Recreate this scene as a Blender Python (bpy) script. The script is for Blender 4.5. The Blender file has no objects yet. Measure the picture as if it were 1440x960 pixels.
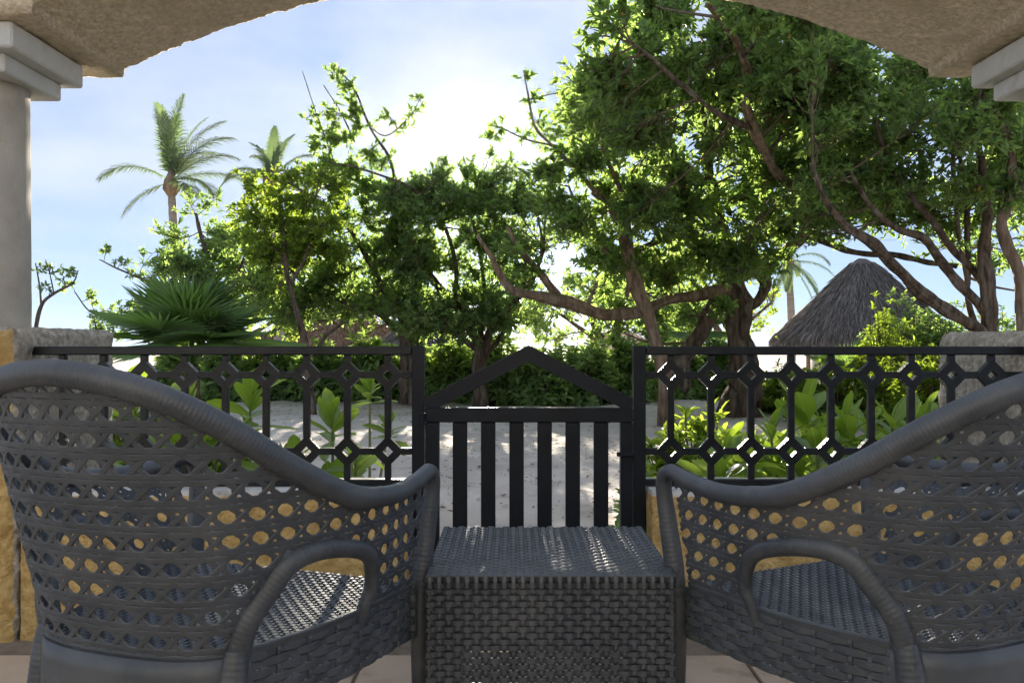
import bpy, math, random
import numpy as np
from mathutils import Vector, noise

# ------------------------------------------------------------------ camera, sky, sun, exposure
sc = bpy.context.scene
COL = sc.collection
F, CX, CY, EYE = 1200.0, 720.0, 480.0, 1.0       # focal length and principal point of the 1440x960 photograph
cam_d = bpy.data.cameras.new('camera')
cam = bpy.data.objects.new('camera', cam_d)
COL.objects.link(cam)
cam.location = (0, 0, EYE)
cam.rotation_euler = (math.radians(90), 0, 0)
cam_d.sensor_width = 36
cam_d.lens = 36 * F / 1440
cam_d.clip_start = 0.05
cam_d.clip_end = 3000
sc.camera = cam

SUN_EL, SUN_AZ = math.radians(11.6), math.radians(-2.7)     # azimuth from +Y towards +X
wd = bpy.data.worlds.new('World')
sc.world = wd
wd.use_nodes = True
nt = wd.node_tree
bg = nt.nodes['Background']
sky = nt.nodes.new('ShaderNodeTexSky')
sky.sky_type = 'NISHITA'
sky.sun_disc = False
sky.sun_elevation = SUN_EL
sky.sun_rotation = SUN_AZ
sky.air_density = 0.5
sky.dust_density = 0.05
sky.ozone_density = 3.0
tc = nt.nodes.new('ShaderNodeTexCoord')
mp = nt.nodes.new('ShaderNodeMapping')
mp.inputs['Scale'].default_value = (1.0, 1.0, 2.6)
mp.inputs['Location'].default_value = (0.35, 0.1, 0.2)
cn = nt.nodes.new('ShaderNodeTexNoise')
cn.inputs['Scale'].default_value = 2.1
cn.inputs['Detail'].default_value = 7
cn.inputs['Roughness'].default_value = 0.55
cr_ = nt.nodes.new('ShaderNodeValToRGB')
cr_.color_ramp.elements[0].position = 0.46
cr_.color_ramp.elements[1].position = 0.78
mixw = nt.nodes.new('ShaderNodeMixRGB')
mixw.inputs[2].default_value = (2.15, 2.65, 3.55, 1)
nt.links.new(tc.outputs['Generated'], mp.inputs['Vector'])
nt.links.new(mp.outputs['Vector'], cn.inputs['Vector'])
nt.links.new(cn.outputs['Fac'], cr_.inputs['Fac'])
mixw.inputs[0].default_value = 0.82
nt.links.new(sky.outputs[0], mixw.inputs[1])
mixc = nt.nodes.new('ShaderNodeMixRGB')
mixc.inputs[2].default_value = (3.9, 4.0, 4.2, 1)
cfac = nt.nodes.new('ShaderNodeMath'); cfac.operation = 'MULTIPLY'; cfac.inputs[1].default_value = 0.85
nt.links.new(cr_.outputs['Color'], cfac.inputs[0])
nt.links.new(cfac.outputs[0], mixc.inputs[0])
nt.links.new(mixw.outputs[0], mixc.inputs[1])
nt.links.new(mixc.outputs[0], bg.inputs['Color'])
bg.inputs['Strength'].default_value = 0.06

sun_d = bpy.data.lights.new('sun', 'SUN')
sun_d.energy = 5.0
sun_d.angle = math.radians(0.6)
sun_d.color = (1.0, 0.90, 0.74)
sun = bpy.data.objects.new('sun', sun_d)
COL.objects.link(sun)
S = Vector((math.sin(SUN_AZ) * math.cos(SUN_EL), math.cos(SUN_AZ) * math.cos(SUN_EL), math.sin(SUN_EL)))
sun.rotation_euler = S.to_track_quat('Z', 'Y').to_euler()
sun.location = (0, 60, 20)

sc.view_settings.view_transform = 'Standard'
sc.view_settings.look = 'None'
sc.view_settings.gamma = 1
sc.view_settings.exposure = 2.12
sc.view_settings.use_curve_mapping = False
sc.render.engine = 'CYCLES'
sc.cycles.use_denoising = True
sc.cycles.use_adaptive_sampling = True
sc.cycles.adaptive_threshold = 0.02
sc.cycles.max_bounces = 7
sc.cycles.diffuse_bounces = 4
sc.cycles.glossy_bounces = 3
sc.cycles.transmission_bounces = 5
sc.cycles.caustics_reflective = False
sc.cycles.caustics_refractive = False
sc.cycles.sample_clamp_indirect = 6.0

# ------------------------------------------------------------------ helpers
rnd = random.Random(7)
NPR = np.random.default_rng(11)

def P(px, py, D):
    """world point seen at photo pixel (px,py) standing D metres in front of the camera"""
    return np.array([(px - CX) / F * D, D, EYE + (CY - py) / F * D])

def unit(v):
    v = np.asarray(v, float)
    return v / (np.linalg.norm(v, axis=-1, keepdims=True) + 1e-12)

def catmull(p, n=10):
    p = np.asarray(p, float)
    q = np.vstack([2 * p[0] - p[1], p, 2 * p[-1] - p[-2]])
    o = []
    for i in range(1, len(q) - 2):
        t = np.linspace(0, 1, n, endpoint=False)[:, None]
        a, b, c, d = q[i - 1], q[i], q[i + 1], q[i + 2]
        o.append(.5 * ((2 * b) + (c - a) * t + (2 * a - 5 * b + 4 * c - d) * t ** 2 + (3 * b - a - 3 * c + d) * t ** 3))
    return np.vstack(o + [q[-2:-1]])

def base_of(o):
    b = np.zeros(3)
    while o is not None:
        b += np.array(o.location)
        o = o.parent
    return b

class MB:
    """collects geometry for one mesh object"""
    def __init__(s):
        s.v = []; s.f = []; s.n = 0; s.mi = []
    def add(s, v, f, mi=0):
        v = np.asarray(v, float).reshape(-1, 3)
        s.v.append(v)
        k = s.n
        s.f += [tuple(i + k for i in q) for q in f]
        s.mi += [mi] * len(f)
        s.n += len(v)
        return s
    def box(s, x0, x1, y0, y1, z0, z1, ch=0.0, mi=0):
        if ch <= 0:
            v = [(x, y, z) for z in (z0, z1) for y in (y0, y1) for x in (x0, x1)]
            return s.add(v, [(0, 2, 3, 1), (4, 5, 7, 6), (0, 1, 5, 4), (2, 6, 7, 3), (0, 4, 6, 2), (1, 3, 7, 5)], mi)
        # chamfered box: convex hull of 24 points written out
        v = []; ids = {}
        lo = (x0, y0, z0); hi = (x1, y1, z1)
        for sx in (0, 1):
            for sy in (0, 1):
                for sz in (0, 1):
                    sg = (sx, sy, sz)
                    for ax in range(3):
                        p = []
                        for k in range(3):
                            b = hi[k] if sg[k] else lo[k]
                            if k != ax: b += -ch if sg[k] else ch
                            p.append(b)
                        ids[(sg, ax)] = len(v); v.append(p)
        f = []
        for ax in range(3):
            a, b = (ax + 1) % 3, (ax + 2) % 3
            for sd in (0, 1):
                q = []
                for (i, j) in ((0, 0), (1, 0), (1, 1), (0, 1)):
                    sg = [0, 0, 0]; sg[ax] = sd; sg[a] = i; sg[b] = j
                    q.append(ids[(tuple(sg), ax)])
                f.append(tuple(q) if sd else tuple(q[::-1]))
            for i in (0, 1):
                for j in (0, 1):
                    e = []
                    for k in (0, 1):
                        sg = [0, 0, 0]; sg[ax] = k; sg[a] = i; sg[b] = j
                        e.append((ids[(tuple(sg), a)], ids[(tuple(sg), b)]))
                    q = (e[0][0], e[0][1], e[1][1], e[1][0])
                    f.append(q if i != j else q[::-1])
        for sg in [(x, y, z) for x in (0, 1) for y in (0, 1) for z in (0, 1)]:
            t = (ids[(sg, 0)], ids[(sg, 1)], ids[(sg, 2)])
            f.append(t if sum(sg) % 2 else t[::-1])
        return s.add(v, f, mi)
    def tube(s, pts, rad, sides=8, mi=0, cap=True, squash=None, up=None, wob=0.0):
        pts = np.asarray(pts, float); n = len(pts)
        rad = np.broadcast_to(np.asarray(rad, float), (n,))
        tan = unit(np.gradient(pts, axis=0))
        u = np.array([0, 0, 1.0]) if up is None else np.asarray(up, float)
        if abs(tan[0] @ u) > .93: u = np.array([0, 1.0, 0])
        nr = unit(u - tan[0] * (u @ tan[0]))
        V = []
        ang = np.linspace(0, 2 * math.pi, sides, endpoint=False)
        for i in range(n):
            nr = unit(nr - tan[i] * (nr @ tan[i]))
            b = np.cross(tan[i], nr)
            k = rad[i] * (1 + (wob * NPR.uniform(-1, 1, sides) if wob else 0))
            sq = squash if squash else 1.0
            V.append(pts[i] + (np.cos(ang) * k * sq)[:, None] * nr + (np.sin(ang) * k)[:, None] * b)
        f = []
        for i in range(n - 1):
            for j in range(sides):
                j2 = (j + 1) % sides
                f.append((i * sides + j, i * sides + j2, (i + 1) * sides + j2, (i + 1) * sides + j))
        if cap:
            f.append(tuple(range(sides))[::-1])
            f.append(tuple((n - 1) * sides + j for j in range(sides)))
        return s.add(np.vstack(V), f, mi)
    def ribbon(s, pts, side, nrm, w, t, mi=0):
        """flat strand with a crowned top; pts, side, nrm are (n,3)"""
        pts = np.asarray(pts); n = len(pts)
        prof = ((-.5, -.5), (-.5, .1), (-.38, .5), (.38, .5), (.5, .1), (.5, -.5))
        m = len(prof)
        V = np.stack([pts + side * (a * w) + nrm * (b * t) for a, b in prof], 1).reshape(-1, 3)
        f = []
        for i in range(n - 1):
            for j in range(m):
                j2 = (j + 1) % m
                f.append((i * m + j, (i + 1) * m + j, (i + 1) * m + j2, i * m + j2))
        f.append(tuple(range(m))); f.append(tuple((n - 1) * m + j for j in range(m))[::-1])
        return s.add(V, f, mi)
    def build(s, name, mat, parent=None, smooth=False, label=None, kind=None):
        v = np.vstack(s.v)
        return mkobj(name, v, s.f, mat, parent, smooth, s.mi, label, kind)

def mkobj(name, v, f, mat, parent=None, smooth=False, mi=None, label=None, kind=None):
    v = np.asarray(v, float) - base_of(parent)
    me = bpy.data.meshes.new(name)
    me.from_pydata(v.tolist(), [], f)
    mats = mat if isinstance(mat, (list, tuple)) else [mat]
    for m in mats: me.materials.append(m)
    if len(mats) > 1 and mi is not None: me.polygons.foreach_set('material_index', mi)
    if smooth: me.polygons.foreach_set('use_smooth', [True] * len(me.polygons))
    me.update()
    o = bpy.data.objects.new(name, me)
    COL.objects.link(o)
    if parent is not None: o.parent = parent
    if label: o['label'] = label
    if kind: o['kind'] = kind
    return o

def share(name, me, loc, parent=None, rot=(0, 0, 0), scale=(1, 1, 1)):
    """another object on an existing mesh; loc is in world space of an unrotated parent"""
    o = bpy.data.objects.new(name, me)
    COL.objects.link(o)
    if parent is not None: o.parent = parent
    o.location = np.asarray(loc, float) - base_of(parent)
    o.rotation_euler = rot; o.scale = scale
    return o

def tag(o, label, cat, group=None):
    o['label'] = label; o['category'] = cat
    if group: o['group'] = group
    return o

def thing(name, label, cat, loc=(0, 0, 0), group=None):
    o = bpy.data.objects.new(name, None)
    COL.objects.link(o)
    o.location = tuple(float(c) for c in loc)
    o.empty_display_size = .1
    return tag(o, label, cat, group)

def copy_tree(o, parent=None):
    c = o.copy(); COL.objects.link(c); c.parent = parent
    for ch in list(o.children): copy_tree(ch, c)
    return c

def fast_mesh(name, v, faces, mat, parent=None, rnd_face=None, label=None, kind=None, smooth=False):
    """big meshes: faces is an (n,3) or (n,4) int array"""
    v = np.asarray(v, np.float32) - base_of(parent).astype(np.float32)
    me = bpy.data.meshes.new(name)
    me.vertices.add(len(v)); me.vertices.foreach_set('co', v.ravel())
    n, k = faces.shape
    me.loops.add(n * k); me.loops.foreach_set('vertex_index', faces.astype(np.int32).ravel())
    me.polygons.add(n); me.polygons.foreach_set('loop_start', np.arange(0, n * k, k, dtype=np.int32))
    if smooth: me.polygons.foreach_set('use_smooth', np.ones(n, bool))
    me.materials.append(mat)
    me.update(calc_edges=True)
    if rnd_face is not None:
        at = me.attributes.new('rnd', 'FLOAT', 'FACE')
        at.data.foreach_set('value', rnd_face.astype(np.float32))
    o = bpy.data.objects.new(name, me)
    COL.objects.link(o)
    if parent is not None: o.parent = parent
    if label: o['label'] = label
    if kind: o['kind'] = kind
    return o

# ------------------------------------------------------------------ materials
def new_mat(name):
    m = bpy.data.materials.new(name); m.use_nodes = True
    t = m.node_tree
    return m, t, t.nodes['Principled BSDF']

def surf(name, c1, c2, scale=8, rough=.6, bump=0.0, bscale=60, detail=5, spec=.4, stretch=(1, 1, 1), bdist=.01, c3=None, dirt_scale=1.3):
    m, t, b = new_mat(name)
    tcn = t.nodes.new('ShaderNodeTexCoord')
    mpn = t.nodes.new('ShaderNodeMapping'); mpn.inputs['Scale'].default_value = stretch
    t.links.new(tcn.outputs['Object'], mpn.inputs['Vector'])
    n = t.nodes.new('ShaderNodeTexNoise'); n.inputs['Scale'].default_value = scale; n.inputs['Detail'].default_value = detail
    t.links.new(mpn.outputs[0], n.inputs['Vector'])
    r = t.nodes.new('ShaderNodeValToRGB')
    r.color_ramp.elements[0].position = .34; r.color_ramp.elements[1].position = .66
    r.color_ramp.elements[0].color = (*c1, 1); r.color_ramp.elements[1].color = (*c2, 1)
    t.links.new(n.outputs['Fac'], r.inputs['Fac'])
    out = r.outputs[0]
    if c3:
        n3 = t.nodes.new('ShaderNodeTexNoise'); n3.inputs['Scale'].default_value = dirt_scale; n3.inputs['Detail'].default_value = 8; n3.inputs['Roughness'].default_value = .65
        t.links.new(mpn.outputs[0], n3.inputs['Vector'])
        r3 = t.nodes.new('ShaderNodeValToRGB'); r3.color_ramp.elements[0].position = .52; r3.color_ramp.elements[1].position = .72
        t.links.new(n3.outputs['Fac'], r3.inputs['Fac'])
        mx = t.nodes.new('ShaderNodeMixRGB'); mx.inputs[2].default_value = (*c3, 1)
        t.links.new(r3.outputs[0], mx.inputs[0]); t.links.new(out, mx.inputs[1]); out = mx.outputs[0]
    t.links.new(out, b.inputs['Base Color'])
    b.inputs['Roughness'].default_value = rough
    b.inputs['Specular IOR Level'].default_value = spec
    if bump:
        nb = t.nodes.new('ShaderNodeTexNoise'); nb.inputs['Scale'].default_value = bscale; nb.inputs['Detail'].default_value = 6; nb.inputs['Roughness'].default_value = .6
        t.links.new(mpn.outputs[0], nb.inputs['Vector'])
        bp = t.nodes.new('ShaderNodeBump'); bp.inputs['Strength'].default_value = bump; bp.inputs['Distance'].default_value = bdist
        t.links.new(nb.outputs['Fac'], bp.inputs['Height']); t.links.new(bp.outputs[0], b.inputs['Normal'])
    return m

def leaf_mat(name, ramp, trans, tfac=.42, rough=.42, spec=.5):
    """ramp: [(pos, colour)] read by the per-leaf random value; trans: light that passes through the blade"""
    m, t, b = new_mat(name)
    at = t.nodes.new('ShaderNodeAttribute'); at.attribute_name = 'rnd'
    r = t.nodes.new('ShaderNodeValToRGB')
    e = r.color_ramp.elements
    while len(e) < len(ramp): e.new(.5)
    for k, (p, c) in enumerate(ramp): e[k].position = p; e[k].color = (*c, 1)
    t.links.new(at.outputs['Fac'], r.inputs['Fac'])
    t.links.new(r.outputs[0], b.inputs['Base Color'])
    b.inputs['Roughness'].default_value = rough; b.inputs['Specular IOR Level'].default_value = spec
    tr = t.nodes.new('ShaderNodeBsdfTranslucent')
    mm = t.nodes.new('ShaderNodeMixRGB'); mm.blend_type = 'MULTIPLY'; mm.inputs[0].default_value = 1
    g = t.nodes.new('ShaderNodeMapRange'); g.inputs[3].default_value = .65; g.inputs[4].default_value = 1.3
    t.links.new(at.outputs['Fac'], g.inputs[0])
    cb = t.nodes.new('ShaderNodeCombineColor')
    for k in range(3): t.links.new(g.outputs[0], cb.inputs[k])
    mm.inputs[1].default_value = (*trans, 1); t.links.new(cb.outputs[0], mm.inputs[2])
    t.links.new(mm.outputs[0], tr.inputs['Color'])
    ad = t.nodes.new('ShaderNodeMixShader'); ad.inputs[0].default_value = tfac
    t.links.new(b.outputs[0], ad.inputs[1]); t.links.new(tr.outputs[0], ad.inputs[2])
    t.links.new(ad.outputs[0], t.nodes['Material Output'].inputs['Surface'])
    return m

def big_leaf_mat(name, c1, c2, trans):
    """large single leaves: tone differs from object to object and along the blade"""
    m, t, b = new_mat(name)
    oi = t.nodes.new('ShaderNodeObjectInfo')
    tcn = t.nodes.new('ShaderNodeTexCoord')
    n = t.nodes.new('ShaderNodeTexNoise'); n.inputs['Scale'].default_value = 14; n.inputs['Detail'].default_value = 3
    t.links.new(tcn.outputs['Object'], n.inputs['Vector'])
    av = t.nodes.new('ShaderNodeMath'); av.operation = 'MULTIPLY_ADD'; av.inputs[1].default_value = .5
    t.links.new(n.outputs['Fac'], av.inputs[0])
    hf = t.nodes.new('ShaderNodeMath'); hf.operation = 'MULTIPLY'; hf.inputs[1].default_value = .55
    t.links.new(oi.outputs['Random'], hf.inputs[0]); t.links.new(hf.outputs[0], av.inputs[2])
    r = t.nodes.new('ShaderNodeValToRGB')
    r.color_ramp.elements[0].position = .15; r.color_ramp.elements[0].color = (*c1, 1)
    r.color_ramp.elements[1].position = .85; r.color_ramp.elements[1].color = (*c2, 1)
    t.links.new(av.outputs[0], r.inputs['Fac'])
    sx = t.nodes.new('ShaderNodeSeparateXYZ'); t.links.new(tcn.outputs['Object'], sx.inputs[0])
    ay = t.nodes.new('ShaderNodeMath'); ay.operation = 'ABSOLUTE'; t.links.new(sx.outputs['Y'], ay.inputs[0])
    mr = t.nodes.new('ShaderNodeMapRange'); mr.inputs[1].default_value = .008; mr.inputs[2].default_value = .028; mr.inputs[3].default_value = 1; mr.inputs[4].default_value = 0
    t.links.new(ay.outputs[0], mr.inputs[0])
    vx = t.nodes.new('ShaderNodeMath'); vx.operation = 'MULTIPLY_ADD'; vx.inputs[1].default_value = -.9
    t.links.new(ay.outputs[0], vx.inputs[0]); t.links.new(sx.outputs['X'], vx.inputs[2])
    fq = t.nodes.new('ShaderNodeMath'); fq.operation = 'MULTIPLY'; fq.inputs[1].default_value = 70; t.links.new(vx.outputs[0], fq.inputs[0])
    sn = t.nodes.new('ShaderNodeMath'); sn.operation = 'SINE'; t.links.new(fq.outputs[0], sn.inputs[0])
    vr = t.nodes.new('ShaderNodeMapRange'); vr.inputs[1].default_value = .82; vr.inputs[2].default_value = 1; vr.inputs[3].default_value = 0; vr.inputs[4].default_value = .45
    t.links.new(sn.outputs[0], vr.inputs[0])
    mxv = t.nodes.new('ShaderNodeMath'); mxv.operation = 'MAXIMUM'; t.links.new(mr.outputs[0], mxv.inputs[0]); t.links.new(vr.outputs[0], mxv.inputs[1])
    cv = t.nodes.new('ShaderNodeMixRGB'); cv.inputs[2].default_value = (.22, .30, .09, 1)
    t.links.new(mxv.outputs[0], cv.inputs[0]); t.links.new(r.outputs[0], cv.inputs[1])
    sp = t.nodes.new('ShaderNodeTexNoise'); sp.inputs['Scale'].default_value = 5; sp.inputs['Detail'].default_value = 8; sp.inputs['Roughness'].default_value = .7
    off = t.nodes.new('ShaderNodeVectorMath'); off.operation = 'ADD'; t.links.new(tcn.outputs['Object'], off.inputs[0]); t.links.new(oi.outputs['Location'], off.inputs[1]); t.links.new(off.outputs[0], sp.inputs['Vector'])
    sr = t.nodes.new('ShaderNodeValToRGB'); sr.color_ramp.elements[0].position = .66; sr.color_ramp.elements[1].position = .72; t.links.new(sp.outputs['Fac'], sr.inputs['Fac'])
    cs = t.nodes.new('ShaderNodeMixRGB'); cs.inputs[2].default_value = (.16, .10, .04, 1); t.links.new(sr.outputs[0], cs.inputs[0]); t.links.new(cv.outputs[0], cs.inputs[1])
    t.links.new(cs.outputs[0], b.inputs['Base Color'])
    bv = t.nodes.new('ShaderNodeBump'); bv.inputs['Strength'].default_value = .35; bv.inputs['Distance'].default_value = .02; bv.invert = True
    t.links.new(mxv.outputs[0], bv.inputs['Height']); t.links.new(bv.outputs[0], b.inputs['Normal'])
    b.inputs['Roughness'].default_value = .27
    tr = t.nodes.new('ShaderNodeBsdfTranslucent'); tr.inputs['Color'].default_value = (*trans, 1)
    ms = t.nodes.new('ShaderNodeMixShader'); ms.inputs[0].default_value = .42
    t.links.new(b.outputs[0], ms.inputs[1]); t.links.new(tr.outputs[0], ms.inputs[2])
    t.links.new(ms.outputs[0], t.nodes['Material Output'].inputs['Surface'])
    return m

M = {}
M['sand'] = surf('sand', (.46, .41, .36), (.58, .52, .46), 1.2, .95, .55, 9, spec=.1, bdist=.05, c3=(.36, .31, .26), dirt_scale=2.2)
M['stucco'] = surf('tan_stucco', (.58, .47, .32), (.80, .67, .48), 42, .95, .7, 60, spec=.1, bdist=.035, c3=(.55, .44, .30), dirt_scale=3)  # darker specks put the shade of small pits into the colour
M['ochre'] = surf('ochre_stucco', (.50, .32, .11), (.72, .51, .22), 34, .9, 1.0, 55, spec=.15, bdist=.02, c3=(.40, .25, .09), dirt_scale=2.4)  # shade of pits painted in as fine dark speckle
M['pier'] = surf('rough_cream_stucco', (.35, .30, .23), (.66, .59, .48), 42, .95, .9, 55, spec=.1, bdist=.03, c3=(.30, .26, .2), dirt_scale=4)  # dark tone of the speckle stands in for shaded pits
M['coping'] = surf('coping_stone', (.58, .56, .52), (.70, .68, .63), 9, .9, .5, 60, spec=.2, c3=(.25, .24, .22), dirt_scale=7)
M['cream'] = surf('cream_plaster', (.40, .36, .30), (.48, .44, .37), 9, .85, .4, 90, spec=.2, bdist=.006, c3=(.31, .27, .21), dirt_scale=3)
M['bounce_wall'] = surf('bounce_wall_plaster', (.36, .34, .305), (.44, .415, .37), 4, .9, .3, 60, spec=.1)
M['white'] = surf('white_paint', (.50, .49, .45), (.60, .59, .55), 5, .7, .25, 60, spec=.25, bdist=.004, c3=(.40, .37, .32), dirt_scale=5)
M['iron'] = surf('black_enamel', (.006, .0075, .009), (.013, .015, .018), 30, .28, .45, 130, spec=.32, bdist=.003)
M['gate'] = surf('black_gate_paint', (.005, .007, .010), (.010, .013, .018), 6, .42, .12, 60, spec=.25, bdist=.003)
M['rattan'] = surf('grey_resin_rattan', (.048, .054, .062), (.074, .081, .091), 14, .46, .12, 180, spec=.55, bdist=.002, c3=(.092, .096, .10), dirt_scale=5)
M['tile'] = surf('floor_tile', (.50, .39, .29), (.60, .48, .37), 4, .45, .12, 30, spec=.4, bdist=.003, c3=(.27, .21, .16), dirt_scale=6)
M['grout'] = surf('grout', (.20, .16, .12), (.28, .23, .18), 20, .95, .3, 80, spec=.1)
M['bark'] = surf('grey_bark', (.06, .045, .032), (.21, .155, .11), 5, .95, 1.0, 14, spec=.1, stretch=(3, 3, .7), bdist=.05, c3=(.30, .25, .2), dirt_scale=3)
M['bark_red'] = surf('reddish_bark', (.15, .10, .065), (.33, .235, .16), 5, .9, 1.0, 13, spec=.1, stretch=(3, 3, .8), bdist=.04, c3=(.42, .33, .25), dirt_scale=3)
M['twig'] = surf('twig_bark', (.10, .075, .05), (.20, .15, .10), 20, .9, 0, spec=.1)
M['palm_trunk'] = surf('palm_trunk', (.25, .21, .17), (.38, .33, .28), 2, .9, .8, 12, spec=.1, stretch=(.4, .4, 5), bdist=.03)
M['thatch'] = surf('dry_thatch', (.12, .105, .10), (.22, .195, .18), 3, .95, .6, 40, spec=.05, stretch=(3, 3, 1), bdist=.03)
M['thatch_brown'] = surf('brown_thatch', (.20, .13, .085), (.34, .24, .16), 3, .95, .6, 40, spec=.05, stretch=(3, 3, 1), bdist=.03)
M['straw'] = leaf_mat('grey_straw', [(0, (.07, .063, .058)), (.5, (.18, .165, .15)), (1, (.40, .36, .32))], (.3, .25, .2), .12, .9, .1)
M['straw_brown'] = leaf_mat('brown_straw', [(0, (.16, .09, .055)), (.5, (.33, .21, .13)), (1, (.50, .36, .24))], (.4, .25, .15), .12, .9, .1)
M['wood'] = surf('hut_post_wood', (.20, .13, .08), (.30, .2, .13), 5, .8, .3, 30)
M['hut_wall'] = surf('white_hut_wall', (.66, .62, .58), (.76, .73, .70), 3, .8, .2, 30)
M['brick'] = surf('terracotta', (.38, .17, .10), (.5, .25, .15), 3, .8, .3, 30)
M['litter'] = surf('dry_litter', (.10, .065, .04), (.24, .16, .10), 30, .9, 0)
M['leaf'] = leaf_mat('tree_leaf', [(0, (.032, .068, .026)), (.5, (.065, .115, .036)), (.94, (.125, .17, .04)), (.975, (.20, .20, .04)), (.985, (.45, .17, .02))], (.40, .58, .12), .52)
M['leaf_lime'] = leaf_mat('lime_leaf', [(0, (.06, .11, .018)), (.5, (.085, .15, .022)), (1, (.13, .20, .03))], (.42, .56, .05), .5)
M['leaf_dark'] = leaf_mat('dark_leaf', [(0, (.036, .074, .038)), (.5, (.068, .122, .052)), (1, (.12, .17, .06))], (.38, .55, .12), .52)
M['hedge'] = leaf_mat('hedge_leaf', [(0, (.13, .22, .08)), (.5, (.18, .28, .11)), (1, (.23, .33, .13))], (.44, .60, .12), .45, .3)
M['palm_leaf'] = leaf_mat('coconut_leaf', [(0, (.06, .095, .045)), (1, (.10, .14, .06))], (.20, .29, .10), .4)
M['fan_leaf'] = leaf_mat('fan_palm_leaf', [(0, (.05, .10, .035)), (1, (.09, .16, .05))], (.30, .48, .09), .45, .32)
M['big_leaf'] = big_leaf_mat('broad_leaf', (.04, .095, .02), (.11, .19, .04), (.42, .60, .05))
M['stem'] = surf('green_stem', (.13, .16, .05), (.2, .2, .08), 12, .7, 0)
# ------------------------------------------------------------------ ground
def ground_z(x, y):
    """sand level: flat by the terrace, falling to the beach behind the hedge"""
    t = np.clip((y - 17.0) / 14.0, 0, 1); t = t * t * (3 - 2 * t)
    return -.04 - 1.7 * t

def build_ground():
    ys = np.concatenate([np.linspace(-8, 3.2, 20), np.linspace(3.25, 20, 150), np.linspace(20.3, 60, 60), np.geomspace(62, 320, 24)])
    xs = np.concatenate([-np.geomspace(300, 12, 22), np.linspace(-11.5, 11.5, 170), np.geomspace(12, 300, 22)])
    X, Y = np.meshgrid(xs, ys)
    Z = ground_z(X, Y)
    near = (np.abs(X) < 12) & (Y > 3.2) & (Y < 22)
    for i, j in zip(*np.nonzero(near)):
        p = Vector((X[i, j] * 1.3, Y[i, j] * 1.3, 0))
        Z[i, j] += .035 * noise.noise(p) + .018 * noise.noise(p * 3.1) + .008 * noise.noise(p * 7)
    V = np.stack([X, Y, Z], -1).reshape(-1, 3)
    n, m = X.shape
    a = (np.arange(n - 1)[:, None] * m + np.arange(m - 1)).ravel()
    fast_mesh('ground', V, np.stack([a, a + 1, a + m + 1, a + m], 1), M['sand'], kind='structure', smooth=True)
build_ground()

def litter(name, label, cells, n, size):
    v = []; f = []
    for k in range(n):
        x0, x1, y0, y1 = cells[k % len(cells)]
        x, y = rnd.uniform(x0, x1), rnd.uniform(y0, y1)
        a = rnd.uniform(0, 6.28); L = size * rnd.uniform(.4, 1.6); w = L * rnd.uniform(.12, .5)
        z = float(ground_z(x, y)) + .03 + .035 * noise.noise(Vector((x * 1.3, y * 1.3, 0))) - .02
        d = np.array([math.cos(a), math.sin(a), rnd.uniform(-.2, .3)]); e = np.array([-d[1], d[0], rnd.uniform(-.3, .3)])
        p = np.array([x, y, z]); b = len(v)
        v += [p - d * L / 2, p + e * w / 2 + (0, 0, .006), p + d * L / 2, p - e * w / 2]
        f.append((b, b + 1, b + 2, b + 3))
    o = mkobj(name, v, f, M['litter'])
    o['kind'] = 'stuff'; tag(o, label, 'leaf litter')
litter('leaf_litter', 'dry fallen leaves and twigs scattered over the pale sand', [(-6, 6, 4.2, 14.5), (-7, 8, 11, 15), (-4, 4, 4, 9)], 4800, .04)

# ------------------------------------------------------------------ terrace floor with tiles
slab = MB().box(-3.2, 3.4, -2.6, 3.42, -.16, -.012).build('floor', M['grout'], kind='structure')
def tiles():
    s = .40; g = .006
    me = None
    for i in range(-6, 6):
        for j in range(-2, 5):
            x, y = (i + .33 + .5 * (j % 2)) * s, 1.13 + (j) * s
            if y < .6 or y + s > 2.94: continue
            if me is None:
                o = MB().box(g, s - g, g, s - g, -.012, 0, .002).build('tile', M['tile'], slab); me = o.data; o.location = (x, y, 0)
            else:
                share('tile', me, (x, y, rnd.uniform(-.0006, .0006)), slab)
tiles()

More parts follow.
